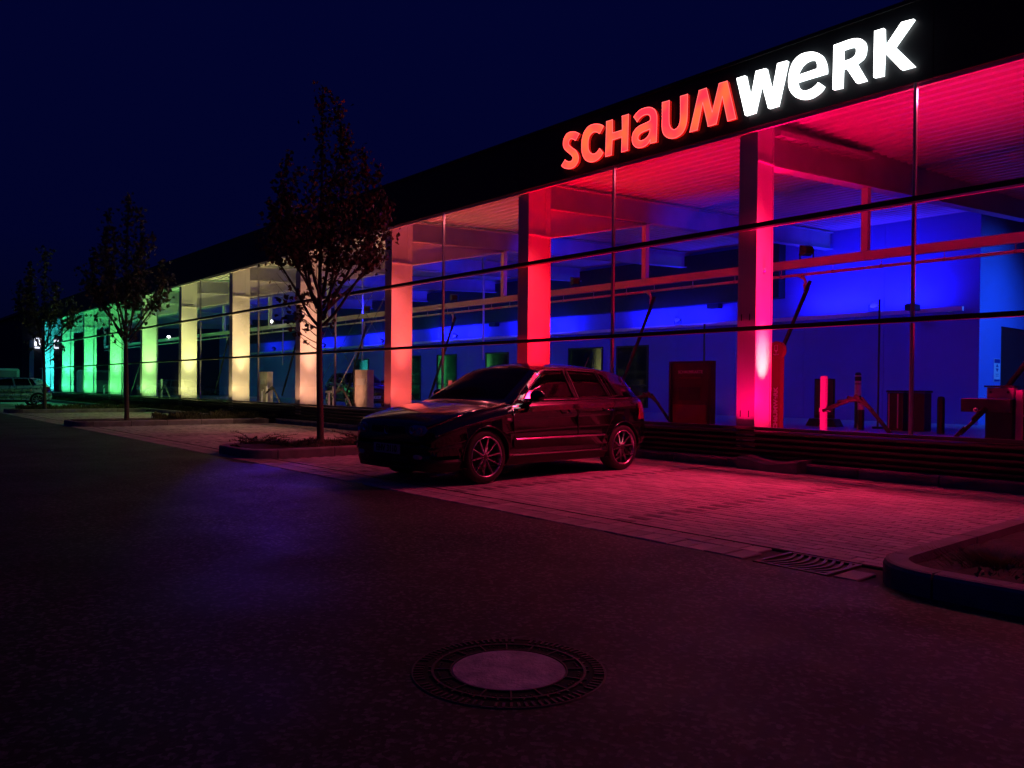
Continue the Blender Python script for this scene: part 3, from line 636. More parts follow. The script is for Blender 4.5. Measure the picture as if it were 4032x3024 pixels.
# ================================================================== SIGN LETTERS
def shrink(l, d, hole):
    A = sum(l[i][0]*l[(i+1) % len(l)][1]-l[(i+1) % len(l)][0]*l[i][1] for i in range(len(l))); s = 1 if A > 0 else -1
    if hole: s = -s
    out = []; n = len(l)
    for i in range(n):
        a, b_, c = Vector(l[i-1]), Vector(l[i]), Vector(l[(i+1) % n]); u = (b_-a).normalized(); v = (c-b_).normalized(); n1 = Vector((-u.y, u.x)); n2 = Vector((-v.y, v.x)); m_ = (n1+n2)
        m_ = m_.normalized()/max(.5, m_.length*.5) if m_.length > .1 else n1
        out.append(tuple(b_+m_*d*s))
    return out
LET = json.loads('''[["S",[[[-10.215,5.692,1],[-10.305,5.594,1],[-10.355,5.623,0],[-10.413,5.65,0],[-10.455,5.643,0],[-10.483,5.61,0],[-10.482,5.56,0],[-10.441,5.516,0],[-10.378,5.467,0],[-10.302,5.411,0],[-10.251,5.343,0],[-10.226,5.267,0],[-10.242,5.201,0],[-10.298,5.143,0],[-10.372,5.117,0],[-10.46,5.117,0],[-10.549,5.141,0],[-10.614,5.171,0],[-10.666,5.218,1],[-10.575,5.302,1],[-10.539,5.271,0],[-10.475,5.246,0],[-10.417,5.243,0],[-10.382,5.265,0],[-10.375,5.308,0],[-10.408,5.35,0],[-10.464,5.397,0],[-10.528,5.447,0],[-10.588,5.504,0],[-10.62,5.564,0],[-10.626,5.637,0],[-10.601,5.702,0],[-10.551,5.753,0],[-10.483,5.776,0],[-10.395,5.769,0],[-10.307,5.743,0]]]],["C",[[[-9.624,5.681,1],[-9.715,5.579,1],[-9.774,5.615,0],[-9.834,5.637,0],[-9.904,5.628,0],[-9.959,5.589,0],[-9.986,5.518,0],[-9.99,5.433,0],[-9.977,5.353,0],[-9.935,5.292,0],[-9.875,5.257,0],[-9.804,5.255,0],[-9.746,5.285,0],[-9.712,5.32,1],[-9.629,5.226,1],[-9.686,5.17,0],[-9.755,5.134,0],[-9.849,5.12,0],[-9.945,5.134,0],[-10.042,5.185,0],[-10.111,5.269,0],[-10.146,5.364,0],[-10.155,5.47,0],[-10.144,5.572,0],[-10.109,5.667,0],[-10.05,5.731,0],[-9.966,5.772,0],[-9.859,5.775,0],[-9.741,5.748,0],[-9.671,5.717,0]]]],["H",[[[-9.556,5.748,1],[-9.415,5.744,1],[-9.408,5.517,1],[-9.19,5.515,1],[-9.197,5.751,1],[-9.051,5.747,1],[-9.062,5.148,1],[-9.202,5.145,1],[-9.197,5.401,1],[-9.415,5.397,1],[-9.429,5.149,1],[-9.57,5.146,1]]]],["a",[[[-8.447,5.149,1],[-8.579,5.151,1],[-8.578,5.214,1],[-8.624,5.161,0],[-8.707,5.131,0],[-8.801,5.131,0],[-8.875,5.156,0],[-8.94,5.215,0],[-8.967,5.295,0],[-8.958,5.382,0],[-8.912,5.444,0],[-8.827,5.489,0],[-8.723,5.504,0],[-8.63,5.513,0],[-8.583,5.525,1],[-8.575,5.563,0],[-8.59,5.607,0],[-8.632,5.638,0],[-8.694,5.649,0],[-8.756,5.64,0],[-8.808,5.618,0],[-8.86,5.573,1],[-8.936,5.673,1],[-8.884,5.713,0],[-8.81,5.751,0],[-8.727,5.761,0],[-8.623,5.751,0],[-8.54,5.717,0],[-8.479,5.663,0],[-8.447,5.587,0],[-8.44,5.498,0],[-8.443,5.325,0]],[[-8.585,5.391,1],[-8.638,5.384,0],[-8.721,5.378,0],[-8.794,5.36,0],[-8.835,5.321,0],[-8.835,5.281,0],[-8.803,5.249,0],[-8.75,5.237,0],[-8.688,5.247,0],[-8.626,5.281,0],[-8.592,5.329,0]]]],["U",[[[-8.336,5.755,1],[-8.191,5.748,1],[-8.194,5.515,0],[-8.186,5.373,0],[-8.155,5.304,0],[-8.106,5.264,0],[-8.048,5.263,0],[-8.001,5.298,0],[-7.973,5.368,0],[-7.969,5.489,0],[-7.973,5.756,1],[-7.833,5.752,1],[-7.833,5.501,0],[-7.84,5.35,0],[-7.867,5.25,0],[-7.923,5.172,0],[-8.017,5.132,0],[-8.133,5.131,0],[-8.232,5.174,0],[-8.302,5.245,0],[-8.333,5.346,0],[-8.335,5.472,0]]]],["M",[[[-7.615,5.749,1],[-7.479,5.749,1],[-7.37,5.353,1],[-7.249,5.755,1],[-7.106,5.751,1],[-6.949,5.152,1],[-7.09,5.151,1],[-7.189,5.548,1],[-7.293,5.156,1],[-7.44,5.155,1],[-7.545,5.546,1],[-7.639,5.15,1],[-7.785,5.15,1]]]],["w",[[[-6.967,5.763,1],[-6.789,5.759,1],[-6.71,5.384,1],[-6.635,5.776,1],[-6.449,5.764,1],[-6.36,5.388,1],[-6.289,5.782,1],[-6.106,5.772,1],[-6.256,5.153,1],[-6.424,5.152,1],[-6.532,5.547,1],[-6.626,5.15,1],[-6.805,5.146,1]]]],["e",[[[-5.531,5.403,1],[-5.96,5.406,1],[-5.944,5.355,0],[-5.907,5.311,0],[-5.848,5.277,0],[-5.776,5.275,0],[-5.705,5.301,0],[-5.656,5.343,1],[-5.559,5.254,1],[-5.604,5.194,0],[-5.674,5.154,0],[-5.759,5.131,0],[-5.86,5.137,0],[-5.964,5.178,0],[-6.046,5.255,0],[-6.1,5.351,0],[-6.117,5.457,0],[-6.106,5.577,0],[-6.068,5.688,0],[-6.002,5.763,0],[-5.899,5.799,0],[-5.784,5.789,0],[-5.683,5.751,0],[-5.598,5.679,0],[-5.547,5.571,0],[-5.529,5.474,0]],[[-5.961,5.521,1],[-5.687,5.528,1],[-5.688,5.574,0],[-5.71,5.62,0],[-5.76,5.646,0],[-5.825,5.649,0],[-5.89,5.621,0],[-5.933,5.574,0]]]],["R",[[[-5.454,5.771,1],[-5.338,5.773,0],[-5.218,5.776,0],[-5.112,5.757,0],[-5.04,5.715,0],[-5.001,5.652,0],[-4.993,5.58,0],[-5.005,5.508,0],[-5.036,5.455,0],[-5.11,5.417,1],[-4.968,5.148,1],[-5.129,5.15,1],[-5.272,5.392,1],[-5.303,5.395,1],[-5.308,5.145,1],[-5.461,5.155,1]],[[-5.303,5.645,1],[-5.203,5.644,0],[-5.156,5.623,0],[-5.143,5.589,0],[-5.155,5.542,0],[-5.201,5.518,0],[-5.301,5.516,1]]]],["K",[[[-4.907,5.778,1],[-4.757,5.775,1],[-4.751,5.538,1],[-4.556,5.777,1],[-4.372,5.762,1],[-4.615,5.483,1],[-4.357,5.152,1],[-4.55,5.152,1],[-4.758,5.432,1],[-4.76,5.148,1],[-4.91,5.158,1]]]]]''')
sgn = thing('illuminated_sign', 'illuminated letters SCHAUMWERK on the black fascia, half red and half white', 'sign', (-7.5, 10.3, 5.1))
for ch, loops in LET:
    red = ch in 'SCHaUM'
    L = [catmull(l) for l in loops]
    if not red: L = [shrink(l, .015, k_ > 0) for k_, l in enumerate(L)]
    yb_, yf_ = 10.294, 10.235; L = [[(x_*1.00343, 1.15+(z_-1.15)*1.00343) for x_, z_ in l] for l in L]
    v2, tr = fill_loops(L); m = MB()
    m.add([(x, yf_, z) for x, z in v2], tr, 0); m.add([(x, yb_, z) for x, z in v2], tr, 1)
    k = 0
    for l in L:
        n = len(l); m.add([(x, yf_, z) for x, z in l]+[(x, yb_, z) for x, z in l], [(i, (i+1) % n, n+(i+1) % n, n+i) for i in range(n)], 1)
    lo = m.build('letter', ['letter_red' if red else 'letter_white', 'letter_red_side' if red else 'letter_white_side'], sgn)
    if red:  # bright acrylic edge
        w = .011
        for l in L:
            m = MB()
            n = len(l)
            for i in range(n):
                a, b_ = Vector(l[i]), Vector(l[(i+1) % n]); d = b_-a
                if d.length < 1e-6: continue
                d.normalize(); nn = Vector((-d.y, d.x))*w*.5
                q = [a-nn-d*w*.3, b_-nn+d*w*.3, b_+nn+d*w*.3, a+nn-d*w*.3]; m.add([(p.x, yf_-.003, p.y) for p in q], [(0, 1, 2, 3)])
            m.build('letter_edge', 'letter_red_edge', lo)
# ================================================================== BLUE LIGHT INSIDE
BL = (.012, .012, 1.0)
def flood(name, label, loc, aim, power, angle, color=BL, grp='black floodlights on the steel rails', lamp=True, hs=.2):
    t = thing(name, label, 'floodlight', loc, grp)
    d = (Vector(aim)-Vector(loc)).normalized(); c = Vector(loc)+Vector((0, 0, .16))
    q = d.to_track_quat('Z', 'Y').to_matrix()
    m = MB(); P = []
    for z, r in ((-.10, .6), (.06, 1), (.06, .86), (.045, .86)):
        for sx, sy in ((-1, -1), (1, -1), (1, 1), (-1, 1)): P.append(tuple(c+q @ Vector((sx*hs*.6*r, sy*hs*.5*r, z))))
    m.add(P, [(3, 2, 1, 0), (12, 13, 14, 15)]+[(l+k, l+(k+1) % 4, l+4+(k+1) % 4, l+4+k) for l in (0, 4, 8) for k in range(4)]); m.build('housing', 'black_plastic', t)
    m = MB(); m.box(loc[0]-hs*.7, loc[0]-hs*.66, loc[1]-.02, loc[1]+.02, loc[2], loc[2]+.18); m.box(loc[0]+hs*.66, loc[0]+hs*.7, loc[1]-.02, loc[1]+.02, loc[2], loc[2]+.18); m.box(loc[0]-hs*.7, loc[0]+hs*.7, loc[1]-.02, loc[1]+.02, loc[2]-.015, loc[2]); m.build('bracket', 'black_plastic', t)
    if lamp: spot(tuple(c+d*.09), aim, color, power, angle, 1, .06)
WHERE = {-10.45: 'right of the pink column, above the waste bins', -17.2: 'above the two green reflecting windows', -24: 'behind the coral column', -30: 'behind the peach column', -36.5: 'behind the cream column', -43: 'behind the pale yellow column', -50: 'behind the green columns'}
for x, pw in ((-10.45, 220), (-17.2, 130), (-24, 190), (-30, 200), (-36.5, 150), (-43, 90), (-50, 30)):
    flood('floodlight', 'black floodlight on the back wall rail, '+WHERE[x], (x, 22.0, 3.34), (x+1.2, 22.6, 5.2), pw, 150, lamp=False)
    strip((x-.3, 21.80, 3.42), (x-.3, 22.45, 4.6 if x < -12 else 5.2), BL, pw, 3.6)
WH2 = {-8.0: 'just behind the top of the pink column', -14.2: 'between the red and the coral column', -19.3: 'between the coral and the peach column', -24.4: 'between the peach and the cream column', -35.0: 'between the pale yellow and the lime column'}
for x, pw in ((-8.0, 520), (-14.2, 700), (-19.3, 420), (-24.4, 400), (-35.0, 280)):
    flood('floodlight', 'black floodlight on the front rail, '+WH2[x], (x, 14.1, 3.63), (x-7, 18.0, 4.6), pw, 70)
# wall washing blue beam over the rear recess, azure
spot((-3.0, 22.5, 4.6), (-7.9, 23.2, 2.2), (.02, .17, 1), 1700, 80, 1, .1)
spot((-5.5, 19.0, 5.2), (-6.8, 19.2, .3), (.03, .02, 1), 130, 110, 1, .1)
for x_, w_ in ((-9.5, 210), (-15.5, 200), (-21.5, 150), (-27.5, 130), (-33.5, 90)): spot((x_, 17.5, 5.0), (x_-.5, 22.3, .6), BL, w_, 100, 1, .1)  # added blue fill on the lower back wall, without fixtures
# the white-blue projector on the rail that throws blue out over the parking bays
# (the beam of this lamp lies across the bays as a violet patch)
t = thing('projector_lamp', 'bright white lamp shining through the glass between the pale yellow and cream columns', 'lamp', (-31.6, 13.9, 3.63))
m = MB(); m.lathe([(0, -.02), (.055, 0), (.075, .08), (.06, .16), (0, .17)], (-31.6, 13.9, 3.66), 'z', 12); m.build('housing', 'black_plastic', t)
m = MB(); m.lathe([(0, -.055), (.05, -.03), (.05, 0), (0, 0)], (-31.6, 13.82, 3.74), 'y', 12); m.build('lens', 'lamp_white', t)
spot((-30.9, 13.55, 3.72), (-9.5, 4.0, 0), (.13, .02, 1), 1700, 5.2, .9, .10)
t = thing('ceiling_lamp', 'small bright lamp on the rail behind the lime column', 'lamp', (-45.5, 14, 3.6))
m = MB(); m.lathe([(0, -.07), (.07, -.03), (.07, .03), (0, .05)], (-45.5, 14, 3.70), 'z', 10); m.build('lens', 'lamp_white', t)
t = thing('exit_sign', 'glowing turquoise emergency exit sign over the dark fire door', 'exit sign', (-56.6, 22.2, 2.5))
m = MB(); m.box(-57.1, -56.1, 22.2, 22.3, 2.42, 2.66); m.build('light_box', 'exit_glow', t)
m = MB(); m.box(-56.95, -56.8, 22.19, 22.2, 2.48, 2.6); m.box(-56.7, -56.3, 22.19, 22.2, 2.5, 2.56); m.build('pictogram', 'exit_white', t)
spot((-56.6, 22.0, 2.9), (-56.6, 22.4, 2.3), (.4, .9, 1), 25, 140, 1, .2)
t = thing('wall_lamp', 'white wall lamp glowing over the dark wall behind the lime column', 'lamp', (-50.5, 20, 2.5))
m = MB(); m.lathe([(0, 0), (.16, 0), (.2, .1), (0, .14)], (-50.5, 20, 2.5), 'z', 12); m.build('shade', 'print_white', t)
spot((-50.5, 20, 2.45), (-50.5, 20, 0), (1, 1, 1), 40, 150, 1, .1)
# ================================================================== HALL EQUIPMENT NEAR THE GLASS
NAMES = {2: 'pink', 3: 'red', 4: 'coral', 5: 'peach', 6: 'cream', 7: 'pale yellow', 8: 'lime', 9: 'green', 10: 'second green', 11: 'third green', 12: 'turquoise'}
def hose_pts(P, n=6): return [tuple(q) for q in smooth3(P, n)]
def smooth3(P, n=6):
    P = [Vector(p) for p in P]; out = []
    for i in range(len(P)-1):
        p0, p1, p2, p3 = P[max(i-1, 0)], P[i], P[i+1], P[min(i+2, len(P)-1)]
        for j in range(n):
            t = j/n; out.append(.5*((2*p1)+(p2-p0)*t+(2*p0-5*p1+4*p2-p3)*t*t+(3*p1-3*p2+p0-p3)*t**3))
    out.append(P[-1]); return out
def vac_post(i, dx, y, ztop, full=True):
    xf = COLS[i]; x = xf+dx
    t = thing('vacuum_post', 'upright square vacuum post with drooping hose right of the %s column' % NAMES[i], 'post', (x, y, ZF), 'vacuum posts beside the lit columns')
    m = MB(); m.box(x-.045, x+.045, y-.03, y+.03, ZF, ztop, bev=.01); m.build('post', 'steel_white', t)
    m = MB(); m.box(x-.055, x+.10, y-.045, y-.032, .80, .86); m.box(x+.05, x+.10, y-.045, y+.03, .80, .815); m.build('hose_holder', 'steel_white', t)
    if full:
        m = MB(); m.tube(smooth3([(x+.06, y-.03, .84), (x+.22, y-.03, .90), (x+.38, y-.03, .965), (x+.52, y-.02, 1.0), (x+.64, y, .965), (x+.76, y, .86), (x+.90, y+.02, .68), (x+1.1, y+.05, .42)]), .029, 8); m.build('hose', 'rubber_hose', t, smooth=True)
for i, dx, y, zt_ in ((2, .22, 12.0, 1.37), (3, 1.2, 12.0, 1.16), (5, -.4, 11.7, 1.10), (6, -.3, 11.75, 1.08), (4, .25, 12.0, 1.3), (8, -.6, 11.4, 1.35), (10, -.5, 11.5, 1.0)):
    vac_post(i, dx, y, zt_)
for i, y in ((5, 11.7), (6, 11.75)):
    x = COLS[i]-.72; t = thing('tee_stand', 'thin stand with a short crossbar next to the vacuum post by the %s column' % NAMES[i], 'stand', (x, y, ZF))
    m = MB(); m.box(x-.03, x+.03, y-.03, y+.03, ZF, .95); m.build('post', 'steel_white', t)
    m = MB(); m.box(x-.14, x+.25, y-.05, y-.03, .90, .97); m.build('crossbar', 'steel_white', t)
for i, xa, xb, zt_ in ((5, -21.45, -20.72, 1.61), (6, -28.55, -27.84, 1.61)):
    t = thing('station_panel', 'pale upright service panel lit by the %s column' % NAMES[i], 'panel', ((xa+xb)/2, 12, ZF), 'service panels behind the glass')
    m = MB(); m.box(xa, xb, 12.0, 12.22, ZF, zt_, bev=.008); m.build('cabinet', 'station_panel', t)
    m = MB(); m.box(xa-.05, xa-.004, 11.97, 12.2, ZF, zt_+.01); m.build('side_frame', 'black_plastic', t)
    m = MB(); m.box(xa+.12, xb-.12, 11.985, 12.0, 1.15, 1.35); m.build('label_plate', 'print_white', t)
# gooseneck hoses hanging from the pipe
for i, x in ((2, -7.93), (3, -11.66), (4, -19.15), (5, -24.3), (6, -29.5), (8, -36.9)):
    NM = {2: 'pink', 3: 'red', 4: 'coral', 5: 'peach', 6: 'cream', 8: 'lime'}[i]
    t = thing('hanging_hose', 'black suction hose hanging from the pipe behind the %s column' % NM, 'hose', (x, 14, 3.33), 'hoses hanging from the long pipe')
    m = MB(); m.tube(smooth3([(x-.2, 14.05, 3.31), (x-.1, 14.0, 3.26), (x, 13.95, 3.18), (x, 13.95, 3.0)], 4), .024, 8); m.build('elbow_pipe', 'steel_white', t, smooth=True)
    m = MB(); m.tube(smooth3([(x, 13.95, 3.02), (x-.04, 13.95, 2.85), (x-.18, 13.9, 2.5), (x-.38, 13.85, 2.0), (x-.72, 13.8, 1.2), (x-.95, 13.75, .7)]), .033, 8); m.build('hose', 'rubber_hose', t, smooth=True)
# stele beside the pink column
t = thing('vacuum_stele', 'tall red stele with round head and vertical lettering, right behind the pink column', 'stele', (-7.28, 12, ZF))
m = MB(); m.box(-7.44, -7.255, 12.0, 12.12, ZF, 1.70, bev=.01); m.build('pillar', 'red_stele', t)
m = MB(); m.lathe([(0, 0), (.145, 0), (.15, .01), (.15, .09), (0, .1)], (-7.335, 11.99, 1.80), 'y', 32); m.build('round_head', 'red_stele', t)
m = MB(); zc, xe, ye = 1.83, -7.325, 11.985
for (a, b_, c, d) in ((-.03, -.024, -.03, .05), (.024, .03, -.03, .05), (-.03, .03, .05, .056), (-.03, .03, -.036, -.03)): m.box(xe+a, xe+b_, ye-.004, ye, zc+c, zc+d)
m.prism([(xe-.03, zc-.036), (xe+.03, zc-.036), (xe, zc-.06)], 'y', ye-.004, ye); m.box(xe-.004, xe+.004, ye-.004, ye, zc-.09, zc-.055); m.tube(smooth3([(xe-.05, ye, zc-.09), (xe-.01, ye, zc-.11), (xe+.02, ye, zc-.1), (xe+.05, ye, zc-.095)], 4), .005, 5)
m.build('emblem', 'print_white', t)
place_text('SCHaUMWeRK', .10, 'print_white', t, Matrix.Translation((-7.325, 11.992, .80)) @ Matrix.Rotation(R(-90), 4, 'Y') @ FRONT, 1.15, .003)
# info board
t = thing('info_board', 'dark red framed information board with faint lettering behind the dark hatchback tail', 'board', (-9.1, 12, ZF))
m = MB(); m.box(-9.50, -8.66, 12.0, 12.1, ZF, 1.61); m.build('panel', 'board_panel', t)
m = MB()
for (a, b_, c, d) in ((-9.55, -9.50, ZF, 1.65), (-8.66, -8.61, ZF, 1.65), (-9.50, -8.66, 1.61, 1.65)): m.box(a, b_, 11.97, 12.12, c, d)
m.build('frame', 'black_plastic', t)
m = MB(); m.box(-9.33, -8.86, 11.99, 11.998, .93, 1.17); m.build('screen', 'black_plastic', t)
m = MB(); m.box(-9.46, -8.70, 11.992, 11.998, ZF+.02, .85); m.build('poster', 'board_red', t)
place_text('SCHAUMKARTE', .078, 'print_white', t, Matrix.Translation((-9.08, 11.996, 1.45)) @ FRONT, 1, .001)
place_text('aufladen und sparen', .058, 'board_red', t, Matrix.Translation((-9.08, 11.996, 1.35)) @ FRONT, 1, .001)
# service terminal, far right
t = thing('mat_washer', 'steel service terminal with a jutting shelf box behind the rightmost pane', 'terminal', (-3.75, 11.4, ZF))
m = MB(); m.box(-3.90, -3.60, 11.3, 11.6, ZF, .88, bev=.006); m.build('pedestal', 'slat_metal', t)
m = MB(); m.box(-4.165, -3.60, 11.22, 11.7, .882, 1.055, bev=.006); m.build('shelf_box', 'slat_metal', t)
m = MB(); m.box(-3.905, -3.60, 11.36, 11.5, 1.058, 1.20, bev=.004); m.build('control_head', 'steel_white', t)
m = MB(); m.box(-3.92, -3.585, 11.30, 11.56, 1.203, 1.225); m.build('lid', 'frame_dark', t)
m = MB()
for x in (-3.86, -3.66): m.lathe([(0, -.012), (.016, -.01), (.016, 0)], (x, 11.36, 1.14), 'y', 12)
m.build('button', 'black_plastic', t)
m = MB(); m.lathe([(0, -.04), (.02, -.036), (.034, -.02), (.034, 0)], (-3.98, 11.22, .91), 'y', 14); m.build('knob', 'chrome', t, smooth=True)
m = MB(); m.tube(smooth3([(-3.92, 11.25, .88), (-4.0, 11.2, .8), (-4.1, 11.2, .65), (-4.3, 11.2, .45)]), .025, 8); m.build('hose', 'rubber_hose', t, smooth=True)
t = thing('vending_cabinet', 'dark cabinet with red steel edge standing right of the service terminal', 'cabinet', (-3.3, 11.5, ZF))
m = MB(); m.box(-3.50, -2.7, 11.4, 11.9, ZF, 1.16); m.build('cabinet', 'black_plastic', t)
m = MB(); m.box(-3.57, -3.50, 11.35, 11.9, ZF, 1.17); m.box(-3.50, -2.7, 11.37, 11.4, .83, .86); m.build('edge_frame', 'steel_white', t)
t = thing('hanging_hose', 'thick dark hose sloping down at the right edge of the glass', 'hose', (-3.4, 11.6, 2.6), 'hoses hanging from the long pipe')
m = MB(); m.tube(smooth3([(-3.05, 12.5, 3.3), (-3.2, 12.5, 2.6), (-3.45, 12.4, 2.0), (-3.75, 12.3, 1.55), (-3.95, 12.2, 1.2)]), .035, 8); m.build('hose', 'rubber_hose', t, smooth=True)
# items by the back wall
t = thing('notice_stand', 'dark framed notice stand on a foot, half hidden by the glowing post', 'notice', (-9.7, 18, ZF))
m = MB(); m.box(-9.96, -9.46, 18, 18.04, .47, 1.41); m.build('frame', 'black_plastic', t)
m = MB(); m.box(-9.93, -9.49, 17.985, 17.998, .55, 1.38); m.build('notice', 'slat_metal', t)
m = MB(); m.prism([(-10.1, ZF), (-9.32, ZF), (-9.42, .46), (-10.0, .46)], 'y', 17.85, 18.2); m.build('foot', 'black_plastic', t)
def bollard(x, y, zt_, label, rings):
    t = thing('bollard', label, 'bollard', (x, y, ZF))
    m = MB(); m.lathe([(.07, 0), (.07, zt_-ZF-.06), (.055, zt_-ZF-.01), (0, zt_-ZF)], (x, y, ZF), 'z', 16); m.build('post', 'black_plastic', t, smooth=True)
    for a, b_ in rings: m = MB(); m.lathe([(.072, a), (.073, b_)], (x, y, 0), 'z', 16); m.build('ring', 'print_white', t)
bollard(-8.89, 18, 1.56, 'tall dark post with white reflective bands near the back wall', ((1.46, 1.49), (1.30, 1.36), (1.02, 1.28)))
bollard(-6.68, 17, 1.04, 'short plain dark bollard in front of the return wall', ())
bollard(-8.42, 17.2, .98, 'short post with one pale band left of the waste bins', ((.72, .93),))
t = thing('lamp_pole', 'tall thin dark pole standing before the back wall', 'pole', (-8.42, 18, ZF)); m = MB(); m.tube([(-8.42, 18, ZF), (-8.42, 18, 3.2)], .022, 8); m.box(-8.5, -8.34, 17.9, 18.1, ZF, ZF+.05); m.build('pole', 'black_plastic', t)
t = thing('thin_pole', 'thin dark pole rising behind the red information board', 'pole', (-14, 19, ZF)); m = MB(); m.tube([(-13.9, 19, ZF), (-13.9, 19, 3.0)], .03, 8); m.box(-14.0, -13.8, 18.9, 19.1, ZF, ZF+.05); m.build('pole', 'black_plastic', t)
for x, lab in ((-7.86, 'dark waste bin with two bright steel edges, left one of the pair'), (-7.42, 'plain dark waste bin behind the lit mullion, right one of the pair')):
    t = thing('waste_bin', lab, 'bin', (x, 17.8, ZF), 'waste bins before the back wall')
    m = MB(); m.box(x-.17, x+.17, 17.6, 17.95, ZF, 1.1, bev=.01); m.build('body', 'bin_dark', t)
    m = MB(); m.box(x-.19, x+.19, 17.58, 17.97, 1.105, 1.15, bev=.01); m.build('lid', 'black_plastic', t)
    if x < -7.6:
        for q in (-.13, .06):
            m = MB(); m.box(x+q-.012, x+q+.012, 17.585, 17.598, ZF+.05, 1.08); m.build('edge_strip', 'print_white', t)
t = thing('cctv_camera', 'small camera hanging from a white drop pole at the back wall rail', 'camera', (-9.5, 21.5, 3.3)); m = MB(); m.tube([(-9.2, 21.6, 3.4), (-9.2, 21.6, 5.4)], .03, 6); m.build('drop_pole', 'steel_white', t); m = MB(); m.box(-9.35, -9.1, 21.4, 21.75, 3.25, 3.42, bev=.03); m.build('housing', 'black_plastic', t)
for x, lab in ((-15.9, 'left'), (-27.5, 'far')):
    t = thing('speaker_box', 'square dark loudspeaker on the blue back wall %s' % ('left of the pink column' if lab == 'left' else 'behind the peach column'), 'loudspeaker', (x, 22.3, 4.0)); m = MB(); m.box(x-.22, x+.22, 22.15, 22.39, 3.8, 4.2, bev=.02); m.build('box', 'black_plastic', t)
# blue drop pipes
for x, y in ((-25.4, 14.5), (-20.3, 16), (-33.6, 15.2)):
    t = thing('drop_pipe', {-25.4: 'blue lit vertical pipe beside the tree trunk', -20.3: 'thin blue lit pipe left of the coral column', -33.6: 'pair of blue lit pipes behind the cream column'}[x], 'pipe', (x, y, 2.6)); m = MB(); m.tube([(x, y, 2.0), (x, y, 4.9)], .035, 8); m.box(x-.05, x+.05, y-.05, y+.05, 4.9, 5.3); m.build('pipe', 'galv', t)
# ================================================================== CARS
def interp(xs, ys, x):
    """monotone-ish cubic through the stations"""
    n = len(xs)
    if x <= xs[0]: return ys[0]
    if x >= xs[-1]: return ys[-1]
    i = max(k for k in range(n-1) if xs[k] <= x); h = xs[i+1]-xs[i]; t = (x-xs[i])/h
    def sl(k):
        if k == 0: return (ys[1]-ys[0])/(xs[1]-xs[0])
        if k == n-1: return (ys[-1]-ys[-2])/(xs[-1]-xs[-2])
        a = (ys[k]-ys[k-1])/(xs[k]-xs[k-1]); b = (ys[k+1]-ys[k])/(xs[k+1]-xs[k])
        return 0 if a*b <= 0 else 2*a*b/(a+b)
    m0, m1 = sl(i)*h, sl(i+1)*h
    return (2*t**3-3*t*t+1)*ys[i]+(t**3-2*t*t+t)*m0+(-2*t**3+3*t*t)*ys[i+1]+(t**3-t*t)*m1
# station: s, zb, w1(low), w2(mid), zbelt, w3(belt), (w5,z5) glass top / hood edge, (w6,z6) roof edge, ztop
GOLF = [
 (0.00, .21, .58, .62, .60, .57, .50, .665, .30, .69, .70),
 (0.04, .17, .68, .72, .625, .67, .60, .70, .36, .725, .737),
 (0.15, .155, .765, .79, .67, .75, .68, .735, .42, .765, .778),
 (0.40, .16, .825, .84, .745, .80, .72, .80, .46, .825, .838),
 (0.87, .19, .85, .866, .84, .836, .755, .878, .50, .90, .912),
 (1.16, .19, .852, .867, .89, .846, .76, .918, .56, .94, .952),
 (1.40, .19, .85, .867, .915, .848, .735, 1.045, .62, 1.09, 1.105),
 (1.66, .19, .85, .867, .93, .848, .68, 1.195, .59, 1.245, 1.265),
 (1.92, .19, .85, .867, .94, .848, .635, 1.33, .55, 1.375, 1.40),
 (2.30, .19, .85, .867, .95, .848, .62, 1.375, .53, 1.42, 1.442),
 (2.80, .19, .85, .867, .96, .846, .62, 1.37, .53, 1.415, 1.440),
 (3.30, .19, .85, .862, .975, .838, .62, 1.34, .52, 1.385, 1.410),
 (3.62, .20, .845, .852, .985, .825, .63, 1.28, .53, 1.335, 1.365),
 (3.80, .22, .835, .84, .98, .81, .65, 1.15, .56, 1.20, 1.235),
 (3.96, .25, .81, .82, .95, .785, .68, .99, .56, 1.015, 1.035),
 (4.07, .29, .77, .785, .84, .745, .64, .87, .50, .89, .90),
 (4.15, .36, .68, .70, .60, .66, .56, .64, .40, .655, .66)]
FAST = [(s, a, b, c, d-(.02 if 1 < s < 3.9 else 0), e, f, g-(.07 if 1.4 < s < 3.7 else 0)-(.02 if s >= 3.7 else 0), h, k-(.07 if 1.4 < s < 3.7 else 0), l-(.075 if 1.4 < s < 3.7 else 0)) for (s, a, b, c, d, e, f, g, h, k, l) in GOLF]
WIN_F = [(1.50, .975), (1.60, 1.06), (1.96, 1.315), (2.02, 1.335), (2.36, 1.345), (2.40, .985)]
WIN_R = [(2.47, .985), (2.44, 1.345), (2.98, 1.33), (3.10, .995)]
WIN_Q = [(3.14, .998), (3.035, 1.325), (3.13, 1.305), (3.21, 1.23), (3.31, 1.02)]
DOOR_F = [(1.30, .30), (1.27, .90), (1.42, 1.0), (1.90, 1.338), (1.98, 1.362), (2.41, 1.372), (2.43, .30)]
DOOR_R = [(2.44, .30), (2.425, 1.372), (3.02, 1.355), (3.14, 1.30), (3.20, .95), (3.12, .72), (2.92, .42), (2.88, .30)]
def inpoly(p, poly):
    x, y = p; c = False; n = len(poly)
    for i in range(n):
        (x1, y1), (x2, y2) = poly[i], poly[(i+1) % n]
        if (y1 > y) != (y2 > y) and x < (x2-x1)*(y-y1)/(y2-y1)+x1: c = not c
    return c
S_OFF = 2.125
def shorten(st): return [(s if s > .8 and s < 3.5 else (.87-(.87-s)*.90 if s <= .8 else 3.381+(s-3.381)*.80),)+t for (s, *t_) in st for t in [tuple(t_)]]
GOLF = shorten(GOLF); FAST = shorten(FAST)
S0_, S1_ = GOLF[0][0], GOLF[-1][0]
